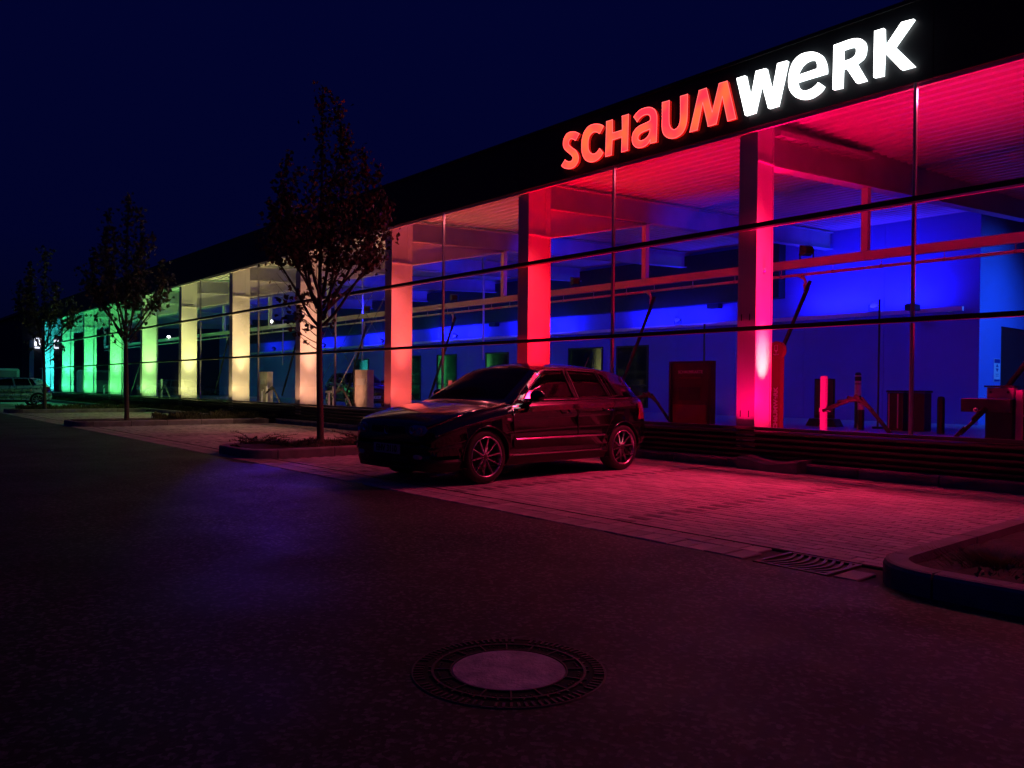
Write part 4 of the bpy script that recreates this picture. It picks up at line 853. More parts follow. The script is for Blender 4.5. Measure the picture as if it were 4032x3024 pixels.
def make_car(stn, paint, name, label, group=None, plate=None, emblem=False, spokes=10):
    root = thing(name, label, 'car', (0, 0, 0), group)
    NS, NV = 96, 15
    S = [c[0] for c in stn]
    cols_ = [[c[k] for c in stn] for k in range(1, 11)]
    def station(s):
        zb, w1, w2, zbelt, w3, w5, z5, w6, z6, zt_ = [interp(S, c, s) for c in cols_]
        ctl = [(0, zb), (w1*.5, zb), (w1-.05, zb+.005), (w1, zb+.10), (w2-.004, zb+.28), (w2, (zbelt+zb)/2+.03), ((w2+w3)/2+.004, zbelt-.10), (w3, zbelt-.012), (w3-.028, zbelt+.018),
               ((w3-.028)*.5+w5*.5+.006, (zbelt+.018)*.5+z5*.5)]+[(w5, z5)]
        return ctl, [(w5*q, z5+(zt_-z5)*(1-q**2.2)) for q in (.97, .92, .85, .77, .68, .59, .5, .41, .32, .23, .15, .07, 0)]
    def dense(ct, n=3):
        ctl, crown = ct; out = []
        for i in range(len(ctl)-1):
            p0, p1, p2, p3 = ctl[max(i-1, 0)], ctl[i], ctl[i+1], ctl[min(i+2, len(ctl)-1)]
            sharp = i in (1, 2, 7)
            for j in range(n):
                t = j/n
                if sharp: out.append(tuple(p1[k]+(p2[k]-p1[k])*t for k in (0, 1)))
                else: out.append(tuple(.5*(2*p1[k]+(p2[k]-p0[k])*t+(2*p0[k]-5*p1[k]+4*p2[k]-p3[k])*t*t+(3*p1[k]-3*p2[k]+p0[k]-p3[k])*t**3) for k in (0, 1)))
        out.append(ctl[-1]); return out+crown
    ss = [S0_+(S1_-S0_)*((.5-.5*math.cos(math.pi*i/NS))*.35+i/NS*.65) for i in range(NS+1)]
    bm = bmesh.new(); rows = []
    for s in ss:
        d = dense(station(s)); y = s-S_OFF
        r = [bm.verts.new((x, y, z)) for x, z in d]; l = [bm.verts.new((-x, y, z)) for x, z in d[1:-1]]
        rows.append(r+l[::-1])
    n = len(rows[0])
    for i in range(NS):
        for k in range(n):
            bm.faces.new((rows[i][k], rows[i][(k+1) % n], rows[i+1][(k+1) % n], rows[i+1][k]))
    bm.faces.new(rows[0]); bm.faces.new(rows[-1][::-1])
    bmesh.ops.recalc_face_normals(bm, faces=bm.faces[:])
    def cut(poly, test, plane='side'):
        for i in range(len(poly)):
            a, b = poly[i], poly[(i+1) % len(poly)]
            if plane == 'side': A = Vector((0, a[0]-S_OFF, a[1])); nrm = Vector((0, -(b[1]-a[1]), b[0]-a[0]))
            else: A = Vector((a[0], a[1]-S_OFF, 0)); nrm = Vector((-(b[1]-a[1]), b[0]-a[0], 0))
            lo = [min(a[k], b[k])-.03 for k in (0, 1)]; hi = [max(a[k], b[k])+.03 for k in (0, 1)]
            fs = []
            for f in bm.faces:
                c = f.calc_center_median()
                u, v = (c.y+S_OFF, c.z) if plane == 'side' else (c.x, c.y+S_OFF)
                if lo[0]-.05 < u < hi[0]+.05 and lo[1]-.06 < v < hi[1]+.06 and test(f, c): fs.append(f)
            ge = set(fs) | {e for f in fs for e in f.edges} | {v for f in fs for v in f.verts}
            bmesh.ops.bisect_plane(bm, geom=list(ge), dist=1e-5, plane_co=A, plane_no=nrm.normalized())
    side = lambda f, c: abs(c.x) > .5 and abs(f.normal.z) < .93
    top = lambda f, c: f.normal.z > .15 and c.z > .9
    for P in (WIN_F, WIN_R, WIN_Q, DOOR_F, DOOR_R): cut(P, side)
    arches = []
    for s0 in (.87, 3.381):
        A = [(s0+.355*math.cos(2*math.pi*k/24), .315+.355*math.sin(2*math.pi*k/24)) for k in range(24)]; arches.append(A); cut(A, lambda f, c: abs(c.x) > .55 and c.z < .75)
    for WS in (WSF, WSB): 
        cut(WS, top, 'top'); cut([(-x, y) for x, y in WS], top, 'top')
    for f in [f for f in bm.faces if len(f.verts) > 4 and 0]: pass
    kinds = {}
    dele = []
    for f in bm.faces:
        c = f.calc_center_median(); u = (c.y+S_OFF, c.z); k = None
        if abs(c.x) > .5 and abs(f.normal.z) < .93:
            sd = 'l' if c.x > 0 else 'r'
            if any(inpoly(u, A) for A in arches) and c.z < .75: dele.append(f); continue
            if inpoly(u, WIN_F): k = 'winF'+sd
            elif inpoly(u, WIN_R): k = 'winR'+sd
            elif inpoly(u, WIN_Q): k = 'winQ'+sd
            elif inpoly(u, DOOR_F): k = 'doorF'+sd
            elif inpoly(u, DOOR_R): k = 'doorR'+sd
        if abs(c.x) > .55 and c.z < .75 and any(inpoly(u, A) for A in arches): dele.append(f); continue
        if k is None and f.normal.z > .15 and c.z > .9:
            for W_, nm in ((WSF, 'wind'), (WSB, 'rear')):
                if inpoly((c.x, u[0]), W_+[(-x, y) for x, y in W_[::-1]]): k = nm
        if k is None and f.normal.z > .3 and .08 < u[0] < 1.17 and abs(c.x) < .70: k = 'hood'
        if k is None and c.z < .30: k = 'sill'
        kinds[f] = k or 'body'
    vn = {}
    for v in bm.verts:
        v.normal_update(); vn[v] = v.normal.copy()
    bmesh.ops.delete(bm, geom=dele, context='FACES')
    kinds = {f: k for f, k in kinds.items() if f.is_valid}
    bvh = BVHTree.FromBMesh(bm)
    groups = {}
    for f, k in kinds.items(): groups.setdefault(k, []).append(f)
    made = {}
    def part(k, nm, mtl, parent, inset=0, gap=0):
        fs = groups.get(k, []); m = MB(); ids = {}; nrm_ = {}
        if not fs: return None
        fset = set(fs); bd = set()
        for f in fs:
            for e_ in f.edges:
                if sum(1 for g_ in e_.link_faces if g_ in fset) == 1: bd.update(e_.verts)
        for f in fs:
            q = []
            for v in f.verts:
                if v not in ids:
                    off = inset + (gap if v in bd else 0)
                    ids[v] = len(m.v); nrm_[len(m.v)] = tuple(vn[v]); m.v.append(tuple(v.co-vn[v]*off))
                q.append(ids[v])
            m.f.append(tuple(q)); m.m.append(0)
        me = bpy.data.meshes.new(nm); me.from_pydata(m.v, [], m.f); me.materials.append(MATS[mtl]); me.polygons.foreach_set('use_smooth', [True]*len(me.polygons))
        me.normals_split_custom_set_from_vertices([nrm_[j] for j in range(len(m.v))])
        ob = bpy.data.objects.new(nm, me); col.objects.link(ob); ob.parent = parent; made[k] = ob; return ob
    body = part('body', 'body', paint, root)
    part('sill', 'sill', 'car_trim', root); part('hood', 'bonnet', paint, root, 0, 0)
    part('wind', 'windscreen', 'windscreen_glass', root, .004, .004); part('rear', 'rear_window', 'car_glass', root, .004, .004)
    for sd in 'lr':
        d1 = part('doorF'+sd, 'door', paint, root); d2 = part('doorR'+sd, 'door', paint, root)
        part('winF'+sd, 'window', 'car_glass', d1 or root, .006, .003); part('winR'+sd, 'window', 'car_glass', d2 or root, .006, .003); part('winQ'+sd, 'quarter_window', 'car_glass', root, .006, .003)
    # surface finders
    def fx(y, z, sgn=1):
        h = bvh.ray_cast(Vector((sgn*2, y, z)), Vector((-sgn, 0, 0))); return h[0].x if h[0] else sgn*.84
    def fy(x, z, sgn=-1):
        h = bvh.ray_cast(Vector((x, sgn*4, z)), Vector((0, -sgn, 0))); return h[0].y if h[0] else sgn*2.1
    def patch(nm, poly, sgn, mtl, parent, lift=.004, n=10, thick=.004):
        """poly of (x,z) wrapped on the nose/tail"""
        cx_ = sum(p[0] for p in poly)/len(poly); cz_ = sum(p[1] for p in poly)/len(poly); m = MB(); rings = []
        for j in range(4):
            t = 1-j*.3; rings.append([(cx_+(x-cx_)*t, cz_+(z-cz_)*t) for x, z in poly])
        N = len(poly); vs = []
        for j, r in enumerate(rings):
            for x, z in r: vs.append((x, fy(x, z, sgn)+sgn*(lift if j else -.002), z))
        vs.append((cx_, fy(cx_, cz_, sgn)+sgn*lift, cz_))
        fs = [(j*N+k, j*N+(k+1) % N, (j+1)*N+(k+1) % N, (j+1)*N+k) for j in range(3) for k in range(N)]+[(3*N+k, 3*N+(k+1) % N, 4*N) for k in range(N)]
        m.add(vs, fs); return m.build(nm, mtl, parent, smooth=True)
    def ell(cx_, cz_, a, b, p=2.6, n=28):
        out = []
        for k in range(n):
            t = 2*math.pi*k/n; c, s_ = math.cos(t), math.sin(t); out.append((cx_+a*abs(c)**(2/p)*(1 if c > 0 else -1), cz_+b*abs(s_)**(2/p)*(1 if s_ > 0 else -1)))
        return out
    for sx in (-1, 1):
        hl = patch('headlight', ell(sx*.545, .625, .145, .066), -1, 'headlamp', root, .008)
        m = MB()
        for q in (-.06, .06): x = sx*.535+q; m.lathe([(.042, .0), (.045, -.006), (.036, -.002), (.0, .012)], (x, fy(x, .625)-.012, .625), 'y', 16)
        m.build('lamp_bowl', 'chrome', hl, smooth=True)
        patch('fog_lamp', ell(sx*.56, .33, .085, .03), -1, 'indicator', root, .004)
        tl = patch('tail_light', [(sx*.56, .70), (sx*.70, .69), (sx*.735, .80), (sx*.74, .92), (sx*.69, .935), (sx*.60, .93), (sx*.57, .82)], 1, 'lamp_red', root, .010)
    # tail lights wrap onto the flanks
    for sx in (-1, 1):
        m = MB(); vs = []; N = 6
        for j in range(N+1):
            z = .69+.245*j/N
            for i in range(4):
                y = 3.73-S_OFF+.17*i/3-.05*abs(j/N-.5); vs.append((fx(y, z, sx)+sx*.008, y, z))
        m.add(vs, [(j*4+i, j*4+i+1, (j+1)*4+i+1, (j+1)*4+i) for j in range(N) for i in range(3)]); m.build('tail_light_side', 'lamp_red', root, smooth=True)
    patch('grille', [(-.36, .575), (.36, .575), (.375, .62), (.34, .665), (-.34, .665), (-.375, .62)], -1, 'car_trim', root, .005)
    m = MB()
    for z in (.592, .615, .638):
        for i in range(12):
            x0, x1 = -.32+.64*i/12, -.32+.64*(i+1)/12; m.add([(x0, fy(x0, z)-.012, z-.004), (x1, fy(x1, z)-.012, z-.004), (x1, fy(x1, z)-.012, z+.004), (x0, fy(x0, z)-.012, z+.004)], [(0, 1, 2, 3)])
    m.build('grille_slat', 'frame_dark', root)
    m = MB(); pts = []
    for i in range(25):
        x = -.80+1.6*i/24; xx = max(-.74, min(.74, x)); pts.append((xx, fy(xx, .44)-.010, .44))
    m.tube(pts, .010, 5); m.build('bumper_strip', 'car_trim', root)
    lowp = [(-.42, .25), (.42, .25), (.46, .30), (.40, .33), (-.40, .33), (-.46, .30)]
    patch('air_intake', lowp, -1, 'car_trim', root, .003)
    m = MB(); yb_ = S1_-.02-S_OFF; m.box(-.66, .66, yb_, yb_+.03, .38, .56, bev=.02); m.build('rear_bumper', paint, root)
    if emblem:   # round badge with V over W strokes
        yy = fy(0, .62)-.016; m = MB(); m.lathe([(.046, .0), (.052, -.004), (.052, .006), (.046, .006)], (0, yy, .62), 'y', 28)
        def stroke(a, b, w=.006):
            a, b = Vector(a), Vector(b); d = (b-a).normalized(); nn = Vector((-d.y, d.x))*w*.5
            m.add([(p.x, yy-.003, (.62+p.y)) for p in (a-nn, b-nn, b+nn, a+nn)], [(0, 1, 2, 3)])
        stroke((-.018, .044), (0, .006)); stroke((0, .006), (.018, .044))
        stroke((-.04, .022), (-.018, -.040)); stroke((-.018, -.040), (0, .0)); stroke((0, 0), (.018, -.040)); stroke((.018, -.040), (.04, .022))
        m.build('badge', 'chrome', root)
    if plate:
        yy = fy(0, .40)-.02; m = MB(); m.box(-.26, .26, yy, yy+.008, .345, .455); pl = m.build('number_plate', 'plate_white', root)
        m = MB(); m.box(-.27, .27, yy+.009, yy+.02, .335, .465); m.build('plate_frame', 'car_trim', root)
        place_text(plate, .105, 'car_trim', pl, Matrix.Translation((0, yy-.003, .40)) @ FRONT, .95, .003)
    # door seams, window rubbers and bonnet gap
    for sx in (-1, 1):
        for P, nm, r_, mt in ((DOOR_F, 'door_seam', .0045, 'car_trim'), (DOOR_R, 'door_seam', .0045, 'car_trim'), (WIN_F, 'window_seal', .009, 'car_trim'), (WIN_R, 'window_seal', .009, 'car_trim'), (WIN_Q, 'window_seal', .008, 'car_trim')):
            pts = []
            for i in range(len(P)):
                a, b_ = P[i], P[(i+1) % len(P)]
                for j in range(6):
                    s_, z_ = a[0]+(b_[0]-a[0])*j/6, a[1]+(b_[1]-a[1])*j/6
                    if (s_-3.381)**2+(z_-.315)**2 < .35**2 or z_ < .31 and nm == 'door_seam': continue
                    pts.append((fx(s_-S_OFF, z_, sx)+sx*.0005, s_-S_OFF, z_))
            if 'seal' in nm: pts.append(pts[0])
            m = MB(); m.tube(pts, r_, 5); m.build(nm, mt, root)
    # side: rub strip, belt moulding, handles, mirrors, indicator, antenna
    for sx in (-1, 1):
        m = MB(); pts = [((fx(y, .50, sx)+sx*.006), y, .50+.004*(i/14)) for i, y in enumerate([1.32-S_OFF+(2.95-1.32)*i/14 for i in range(15)])]
        m.tube(pts, .011, 5); m.build('rub_strip', 'chrome', root)
        m = MB(); pts = [((fx(y, .305, sx)+sx*.004), y, .305) for y in [1.28-S_OFF+(2.9-1.28)*i/14 for i in range(15)]]
        m.tube(pts, .009, 5); m.build('sill_edge', 'car_trim', root)
        m = MB(); pts = [(fx(1.45-S_OFF+2.05*i/14, .962+.02*i/14, sx)+sx*.005, 1.45-S_OFF+2.05*i/14, .962+.02*i/14) for i in range(15)]
        m.tube(pts, .006, 5); m.build('belt_moulding', 'chrome', root)
        for s0, z, dk in ((2.20, .80, 'doorF'), (3.02, .825, 'doorR')):
            y = s0-S_OFF; x = fx(y, z, sx); m = MB(); m.tube([(x-sx*.01, y-.085, z), (x+sx*.028, y-.065, z), (x+sx*.03, y+.06, z+.002), (x-sx*.01, y+.085, z)], [.012, .013, .012, .011], 6); m.build('handle', paint, made.get(dk+('l' if sx > 0 else 'r'), root), smooth=True)
        y = 1.60-S_OFF; x = fx(y, .97, sx); m = MB()
        prof = [(0, -.045), (.05, -.04), (.075, -.015), (.08, .03), (.07, .045), (0, .046)]
        m.lathe([(r_, h*.9) for r_, h in prof], (0, 0, 0), 'y', 14)
        m.v = [(x+sx*.135+v[0]*1.45, y-.02+v[1], 1.015+v[2]*.92) for v in m.v]
        m.tube([(x-sx*.01, y+.01, .96), (x+sx*.07, y-.005, .975)], .026, 6); mi = m.build('mirror', paint, root, smooth=True)
        m = MB(); m.lathe([(0, 0), (.06, 0)], (0, 0, 0), 'y', 14); m.v = [(x+sx*.135+v[0]*1.6, y+.024, 1.015+v[2]*.95) for v in m.v]; m.build('mirror_glass', 'car_glass', mi)
        y = 1.20-S_OFF; m = MB(); x = fx(y, .74, sx); m.box(x-.004, x+sx*.010, y-.028, y+.028, .727, .753, bev=.004); m.build('side_indicator', 'indicator', root)
    m = MB(); m.tube([(0, 3.5-S_OFF, 1.37), (0, 3.62-S_OFF, 1.56)], [.007, .003], 5); m.build('antenna', 'car_trim', root)
    # wheel wells
    for s0 in (.87, 3.381):
        for sx in (-1, 1):
            m = MB(); pts = [(s0-S_OFF+.36*math.cos(math.pi*k/12), .315+.36*math.sin(math.pi*k/12)) for k in range(13)]+[(s0-S_OFF-.36, .2), (s0-S_OFF+.36, .2)]
            n_ = len(pts); m.add([(sx*.845, p[0], p[1]) for p in pts]+[(sx*.50, p[0], p[1]) for p in pts], [(k, k+1, n_+k+1, n_+k) for k in range(n_-1)]+[tuple(range(n_, 2*n_))])
            m.build('wheel_well', 'interior', root)
    for s0 in (.87, 3.381):
        for sx in (-1, 1):
            m = MB(); pts = []
            for k in range(17):
                a = math.pi*(k/16*1.06-.03); y, z = s0-S_OFF+.352*math.cos(a), .315+.352*math.sin(a); pts.append((fx(s0-S_OFF+.375*math.cos(a), .315+.375*math.sin(a), sx)+sx*.002, y, z))
            m.tube(pts, .011, 5); m.build('arch_lip', paint, root, smooth=True)
    # wheels
    wp = None
    for s0 in (.87, 3.381):
        for sx in (-1, 1):
            c = Vector((sx*.745, s0-S_OFF, .312))
            if wp is None or True:
                wh = bpy.data.objects.new('wheel', None); col.objects.link(wh); wh.parent = root; wh.location = c; ORG[wh.name] = Vector()
                m = MB(); m.lathe([(.225, -.10), (.27, -.105), (.305, -.09), (.312, -.07), (.312, .07), (.305, .09), (.27, .105), (.228, .10), (.222, .09)], (0, 0, 0), 'x', 40); m.build('tyre', 'tyre', wh, smooth=True)
                m = MB(); m.lathe([(.232, .098), (.236, .106), (.226, .107), (.219, .095), (.215, .02), (.215, -.09)], (0, 0, 0), 'x', 40)
                if sx < 0: m.v = [(-v[0], v[1], v[2]) for v in m.v]
                m.build('rim', 'rim', wh, smooth=True)
                m = MB()
                for k in range(spokes):
                    a = 2*math.pi*(k+.25)/spokes; ca, sa = math.cos(a), math.sin(a); w0, w1 = .013, .0065
                    def q(r_, t, x): return (x, r_*ca-t*sa, r_*sa+t*ca)
                    xi, xo = .062, .098
                    vs = [q(.03, -w0, xi), q(.03, w0, xi), q(.03, w0*.5, xi+.02), q(.03, -w0*.5, xi+.02), q(.22, -w1, xo-.022), q(.22, w1, xo-.022), q(.22, w1*.5, xo), q(.22, -w1*.5, xo)]
                    if sx < 0: vs = [(-v[0], v[1], v[2]) for v in vs]
                    m.add(vs, [(0, 1, 5, 4), (1, 2, 6, 5), (2, 3, 7, 6), (3, 0, 4, 7)])
                m.build('spoke', 'rim', wh)
                m = MB(); m.lathe([(.045, .05), (.045, .075), (.03, .085), (0, .088)], (0, 0, 0), 'x', 18); m.lathe([(0, -.0), (.15, 0), (.15, .012), (0, .012)], (0, 0, 0), 'x', 24)
                if sx < 0: m.v = [(-v[0], v[1], v[2]) for v in m.v]
                m.build('hub', 'rim' if 0 else 'cast_iron', wh, smooth=False)
    m = MB(); m.box(-.78, .78, .5-S_OFF, 3.75-S_OFF, .20, .30); m.build('underbody', 'interior', root)
    bm.free()
    return root
WSF = [(0, 1.19), (.60, 1.24), (.70, 1.27), (.535, 1.86), (.45, 1.90), (0, 1.92)]
WSB = [(0, 3.615), (.52, 3.60), (.56, 3.63), (.60, 3.79), (.55, 3.825), (0, 3.83)]
WSF = [(x, y) for x, y in WSF]; WSB = [(x, y) for x, y in WSB]
car = make_car(GOLF, 'car_paint', 'hatchback', 'dark glossy five door hatchback with thin ten spoke wheels parked nose out on the paving', plate='EHV 3110', emblem=True)
sc_ = 1.022
car.location = (-8.30, 7.10, 0); car.rotation_euler = (0, 0, R(3.4)); car.scale = (sc_, sc_, sc_)
c2 = copy_tree(car); c2.name = 'hatchback'; c2['label'] = 'dark hatchback standing inside the hall behind the peach column, blue glint on its screen'
c2.location = (-29.5, 16.6, ZF); c2.rotation_euler = (0, 0, R(80)); c2.scale = (1, 1, 1)
silver = make_car(FAST, 'car_paint_silver', 'silver_coupe', 'dirty silver car standing tail to the hall at the left end of the bays', plate=None)
silver.location = (-44.2, 6.15, 0); silver.rotation_euler = (0, 0, R(0))
# ================================================================== TREES
def leaf_into(m, p, size, mi=0):
    """a small five lobed leaf"""
    nrm = Vector((random.uniform(-1, 1), random.uniform(-1, 1), random.uniform(-.3, 1))).normalized()
    a = nrm.orthogonal().normalized(); b = nrm.cross(a); t = random.uniform(0, 6.28)
    u = a*math.cos(t)+b*math.sin(t); w = nrm.cross(u)
    P = [(0, -.45), (.28, -.35), (.5, -.05), (.22, .05), (.0, .55), (-.22, .05), (-.5, -.05), (-.28, -.35)]
    dr = random.uniform(-.12, .12)
    o = len(m.v); m.v += [tuple(Vector(p)+u*x*size+w*y*size+nrm*(abs(x)*dr*size)) for x, y in P]
    m.f += [(o, o+1, o+2, o+3, o+4), (o, o+4, o+5, o+6, o+7)]; m.m += [mi, mi]
def maple(loc, top, label, leaders, seed, leafmat='leaf', lsz=.085, dens=1.0, low=1.75):
    random.seed(seed); x, y, z0 = loc; t = thing('maple_tree', label, 'tree', (x, y, 0), 'young maples in the kerbed islands')
    lean = .10
    def axis(z): return Vector((x+.02*math.sin(z*1.3+seed), y+.02*math.cos(z*1.1), z))
    m = MB(); Z = [0, .05, .3, .8, 1.3, 1.8, 2.3, 2.8, 3.4, 4.0, 4.7, 5.4, 6.1, top]
    m.tube([axis(z) for z in Z], [.085, .075, .062, .058, .055, .05, .044, .036, .03, .024, .019, .013, .008, .003], 10); m.build('trunk', 'bark', t, smooth=True)
    lv = MB(); br = MB(); paths = [([axis(z) for z in [3.35+.25*i for i in range(int((top-3.35)/.25)+1)]+[top]], .16)]
    for (az, z_s, r_out, z_t) in leaders:
        ca, sa = math.cos(az), math.sin(az); P = []
        for i in range(12):
            u = i/11; rr = r_out*(1-(1-u)**2.1); z = z_s+(z_t-z_s)*(u**1.08)
            P.append(Vector((x+ca*rr+.05*math.sin(u*9+az), y+sa*rr+.05*math.cos(u*8+az), z)))
        br.tube(P, [.026*(1-u/11)+.003 for u in range(12)], 6, cap=False); paths.append(([q_ for q_ in P if q_.z > 3.15], .135))
        for k in range(5):   # side twigs
            b0 = P[3+k]; aa = az+random.uniform(-1.3, 1.3); L = random.uniform(.2, .42); tw = [b0+Vector((math.cos(aa)*L*q, math.sin(aa)*L*q, L*.75*q+.1*q*q)) for q in (0, .35, .7, 1)]
            br.tube(tw, [.008, .006, .004, .002], 4, cap=False); paths.append(([q_ for q_ in tw[1:] if q_.z > 3.2], .085))
    # thin low twigs with few leaves
    for k in range(13):
        az = random.uniform(0, 6.28); z = random.uniform(low, 2.9); L = random.uniform(.5, .95); tw = [axis(z)+Vector((math.cos(az)*L*q, math.sin(az)*L*q, L*q*(.55+.3*q)-.1*q)) for q in (0, .25, .5, .75, 1)]
        br.tube(tw, [.011, .009, .006, .004, .002], 5, cap=False)
        for _ in range(int(9*dens)):
            q = random.choice(tw[2:]); leaf_into(lv, q+Vector([random.gauss(0, .06) for _ in range(3)]), lsz*1.15*random.uniform(.8, 1.2))
    br.build('branch', 'bark', t, smooth=True)
    for P, rad in paths:
        for i in range(len(P)-1):
            L = (P[i+1]-P[i]).length; nn = int(L*112*dens*(rad/.12)); u0 = i/(len(P)-1)
            for _ in range(nn):
                q = P[i].lerp(P[i+1], random.random())
                wh = .55+.45*abs(math.sin(q.z*8.5+P[0].x*9)); rr = abs(random.gauss(0, rad))*wh*1.25*(1.15-.45*u0); a = random.uniform(0, 6.28)
                leaf_into(lv, q+Vector((math.cos(a)*rr, math.sin(a)*rr, random.uniform(-.07, .05))), lsz*random.uniform(.7, 1.2))
    lv.build('crown', leafmat, t); return t
A0 = math.atan2(.762, .647)   # direction along the picture plane, to the right
maple((-12.95, 6.55, .1), 6.42, 'nearest young maple with sparse lower leaves against the peach and coral columns, tallest in view',
      [(A0, 2.2, 1.12, 4.5), (A0+.1, 2.4, 1.0, 5.1), (A0+.35, 2.5, .78, 5.45), (A0-.5, 2.3, .62, 5.05), (A0+.1, 2.7, .38, 5.8), (A0+3.14, 2.2, .85, 4.2), (A0+2.8, 2.5, .75, 5.3), (A0+3.5, 2.8, .5, 4.9), (A0+1.6, 2.3, .8, 4.9), (A0-1.6, 2.3, .8, 4.7), (A0+.2, 3.6, .30, 6.25), (A0+2.3, 2.6, .9, 4.4), (A0-2.2, 2.5, .9, 4.5), (A0+.7, 2.4, 1.0, 3.9), (A0-.2, 2.6, .85, 3.7)], 3)
maple((-23.8, 6.2, .1), 6.35, 'second young maple, its trunk crossing the green lit columns',
      [(A0, 2.3, 1.0, 4.3), (A0+.5, 2.4, .9, 4.7), (A0-.6, 2.4, .7, 5.0), (A0+3.14, 2.3, .95, 4.9), (A0+2.7, 2.4, .8, 5.3), (A0+1.6, 2.4, .85, 5.1), (A0-1.6, 2.4, .8, 5.3), (A0+3.6, 2.5, .5, 5.9), (A0+.2, 3.2, .35, 6.0), (A0-2.4, 2.4, .9, 4.4)], 5, 'leaf_dark', .11, .8)
maple((-34.2, 6.05, .1), 6.2, 'third young maple in front of the turquoise end column beside the silver car',
      [(A0, 2.3, 1.1, 4.0), (A0+.5, 2.4, .9, 4.4), (A0-.6, 2.4, .8, 4.9), (A0+3.14, 2.3, .95, 4.9), (A0+2.7, 2.4, .8, 5.0), (A0+1.6, 2.4, .85, 4.9), (A0-1.6, 2.4, .9, 5.2), (A0+3.6, 2.5, .5, 5.6)], 8, 'leaf_dark', .13, .65)
# broad dark tree beyond the end of the hall
def broad_tree(loc, h, rad, label, seed, n=5200):
    random.seed(seed); x, y = loc; t = thing('broad_tree', label, 'tree', (x, y, 0)); m = MB(); m.tube([(x, y, 0), (x, y+.1, h*.25), (x+.1, y, h*.55)], [.22, .17, .08], 8)
    C = []
    for k in range(11):
        a = random.uniform(0, 6.28); r = random.uniform(.2, .75)*rad; z = h*random.uniform(.38, .85); C.append((Vector((x+r*math.cos(a), y+r*math.sin(a), z)), random.uniform(.32, .5)*rad)); m.tube([(x, y, h*.28), tuple(C[-1][0])], [.09, .02], 5)
    m.build('trunk', 'bark', t, smooth=True); lv = MB()
    for _ in range(n):
        c, r = random.choice(C); d = Vector([random.gauss(0, 1) for _ in range(3)]).normalized()*r*random.uniform(.55, 1.05)**.7; leaf_into(lv, c+d, .24*random.uniform(.7, 1.2))
    lv.build('crown', 'leaf_dark', t)
broad_tree((-68, 5.5), 6.5, 3.0, 'broad dark tree at the left edge beyond the parked silver car', 21)
broad_tree((-82, 3.0), 7.0, 3.6, 'dim tree farther back at the left edge, behind the white van', 22)
# ---- junipers in the second island
def juniper(loc, label, seed, n=26, L=.6):
    random.seed(seed); x, y = loc; t = thing('juniper', label, 'shrub', (x, y, .1), 'creeping junipers round the nearest maple'); m = MB(); st = MB()
    for k in range(n):
        a = random.uniform(0, 6.28); l = L*random.uniform(.5, 1.15); up_ = random.uniform(.15, .5); P = []
        for i in range(7):
            u = i/6; P.append(Vector((x+math.cos(a)*l*u, y+math.sin(a)*l*u, .12+l*up_*u*(1.15-.55*u)+.02*math.sin(u*6+k))))
        st.tube(P, [.008-.001*i for i in range(7)], 4, cap=False)
        for i in range(1, 7):
            for _ in range(11):
                q = P[i-1].lerp(P[i], random.random()); b = a+random.choice((-1, 1))*random.uniform(.3, .9); s = random.uniform(.03, .075); d = Vector((math.cos(b)*s, math.sin(b)*s, random.uniform(-.01, .05))); w = Vector((-math.sin(b), math.cos(b), 0))*.006
                m.add([tuple(q-w), tuple(q+w), tuple(q+d)], [(0, 1, 2)])
    st.build('stem', 'bark', t); m.build('foliage', 'juniper', t)
juniper((-13.05, 5.5), 'spreading juniper at the rounded lane end of the island, left of the trunk', 31, 34, .62)
juniper((-12.45, 5.75), 'low juniper by the kerb, between the maple trunk and the car nose', 32, 30, .5)
juniper((-12.9, 7.4), 'juniper behind the maple trunk with one upright shoot', 33, 26, .6)
juniper((-12.3, 6.9), 'small juniper right behind the nose of the dark car', 34, 20, .42)
# ---- grass in the planting strip and island beds
def grass(name, areas, n, h, m_, seed):
    random.seed(seed); g = MB()
    tot = sum((a[1]-a[0])*(a[3]-a[2]) for a in areas)
    for a in areas:
        for _ in range(int(n*(a[1]-a[0])*(a[3]-a[2])/tot)):
            x, y = random.uniform(a[0], a[1]), random.uniform(a[2], a[3]); hh = h*random.uniform(.4, 1.2)*(.5+.5*math.sin(x*2.1+y*3)**2); t = random.uniform(0, 6.28); dx, dy = math.cos(t)*hh*.45, math.sin(t)*hh*.45; w = .012
            g.add([(x-w*dy/hh, y+w*dx/hh, a[4]), (x+w*dy/hh, y-w*dx/hh, a[4]), (x+dx*.5, y+dy*.5, a[4]+hh*.8), (x+dx, y+dy, a[4]+hh)], [(0, 1, 2), (0, 2, 3)])
    o = g.build(name, m_); o['kind'] = 'stuff'; return o
grass('grass', [(-57, -22.9, 9.95, 10.32, .10), (-35.5, -34.2, 5.3, 9.5, .09), (-24.4, -23.1, 7.0, 9.7, .12)], 15000, .22, 'grass', 41)
grass('weeds', [(-22.8, -12.5, 10.26, 10.34, .05), (-13.3, -12.0, 5.6, 10.0, .10)], 3500, .12, 'grass', 42)
t = thing('grass_tuft', 'pale dry grass tuft in the dark soil of the nearest island', 'grass tuft', (-1.75, 5.25, .1)); g = MB(); random.seed(43)
for _ in range(1300):
    a = random.uniform(0, 6.28); r = abs(random.gauss(0, .13)); x, y = -1.72+math.cos(a)*r*1.3, 5.28+math.sin(a)*r; hh = random.uniform(.03, .09)*(1.2-r); b = a+random.uniform(-.8, .8)
    w = .0022; g.add([(x-w, y, .12), (x+w, y, .12), (x+math.cos(b)*hh*1.3, y+math.sin(b)*hh*1.3, .12+hh)], [(0, 1, 2)])
g.build('blades', 'dry_grass', t)
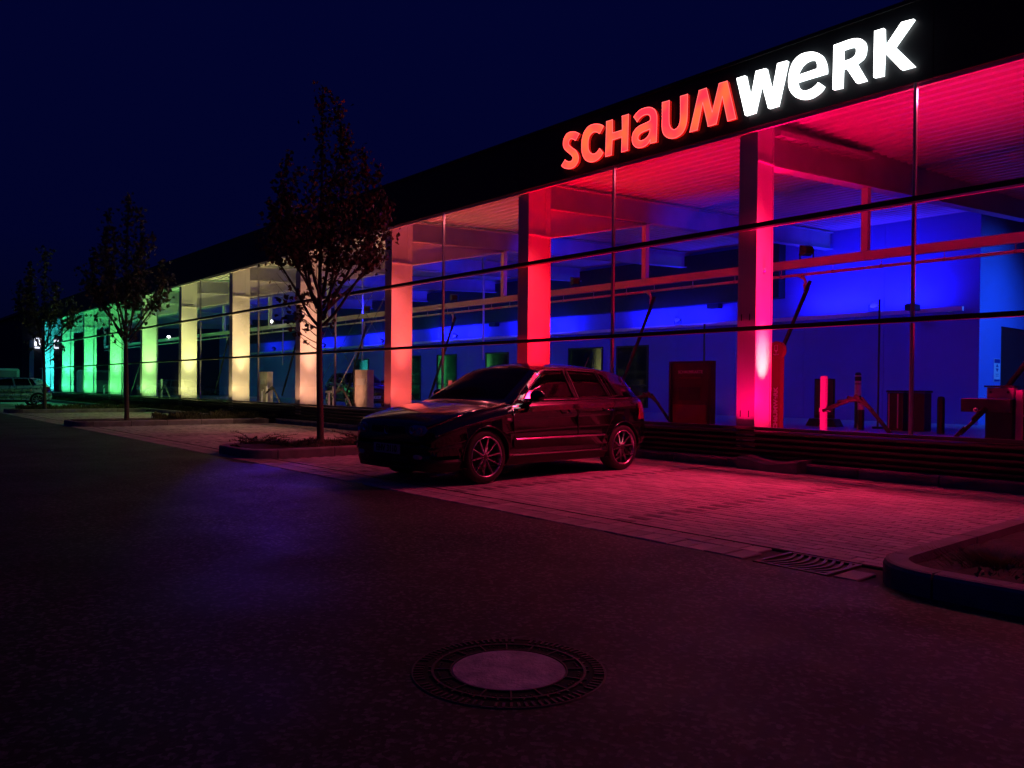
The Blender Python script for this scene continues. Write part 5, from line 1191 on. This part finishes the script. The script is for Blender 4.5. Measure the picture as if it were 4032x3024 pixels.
def ivy(n=240):
    random.seed(44); m = MB()
    for _ in range(n): leaf_into(m, (random.uniform(-1.7, -.7), random.uniform(4.75, 5.6), .13+random.uniform(0, .04)), .03)
    o = m.build('weeds', 'leaf_dark'); o['kind'] = 'stuff'
ivy()
# ---- far left: dark building with glowing letters, van
fb = thing('far_building', 'dark flat roofed building with glowing white letters beyond the end of the hall', 'building', (-74, 16, 0))
m = MB(); m.box(-90, -72, 11.2, 34, 0, 6.4); m.build('wall', 'far_wall', fb)
m = MB(); m.box(-90.2, -71.8, 11.0, 34.2, 6.4, 6.6); m.build('roof_edge', 'frame_dark', fb)
m = MB(); m.box(-71.98, -71.9, 11.7, 12.0, 0, 4.4); m.build('downpipe', 'galv', fb)
fs = thing('far_sign', 'white glowing letters partly hidden by the turquoise column', 'sign', (-71.9, 13, 3.9))
def bars(parent, y0, z0, segs):
    m = MB()
    for (a, b_, c, d) in segs: m.box(-71.95, -71.85, y0+a, y0+b_, z0+c, z0+d)
    m.build('letter', 'letter_far', parent)
K = 72/70
bars(fs, 12.05, 3.86, ((0, .42, .62, .74), (0, .12, .12, .62), (.30, .42, .12, .62), (.02, .36, -.06, .04)))
bars(fs, 12.85, 3.86, ((0, .13, 0, .55), (.27, .40, 0, .45), (.0, .40, -.06, .04), (.17, .33, .58, .74)))
bars(fs, 13.32, 3.86, ((.0, .13, .08, .52), (.05, .38, -.05, .08), (.05, .38, .52, .65)))
vn_ = thing('white_van', 'pale box van with a lit rear window behind the silver car', 'van', (-56, 7.5, 0))
m = MB(); m.box(-57.5, -56, 6.2, 8.6, .55, 1.95, bev=.08); m.build('body', 'van_white', vn_)
m = MB(); m.box(-55.99, -55.97, 7.1, 8.45, 1.3, 1.82); m.build('window', 'glass_plain' if 0 else 'headlamp', vn_)
m = MB(); m.box(-55.995, -55.96, 6.3, 6.9, 1.0, 1.8); m.build('door', 'van_white', vn_)
for yy in (6.6, 8.2):
    m = MB(); m.lathe([(0, 0), (.3, 0), (.33, -.05), (.33, -.2), (0, -.22)], (-56.05, yy, .33), 'x', 20); m.build('wheel', 'tyre', vn_)
m = MB(); m.box(-57.4, -56.1, 6.4, 8.4, .35, .56); m.build('chassis', 'car_trim', vn_)
t = thing('brake_light', 'small red light glowing behind the windows of the silver car', 'light', (-47.5, 7.0, .9)); m = MB(); m.box(-47.6, -47.5, 6.65, 7.0, .88, .95, bev=.01); m.build('lens', 'tail_glow', t); m = MB(); m.box(-48.6, -47.61, 6.2, 7.4, .3, 1.1, bev=.05); m.build('housing', 'car_paint', t)
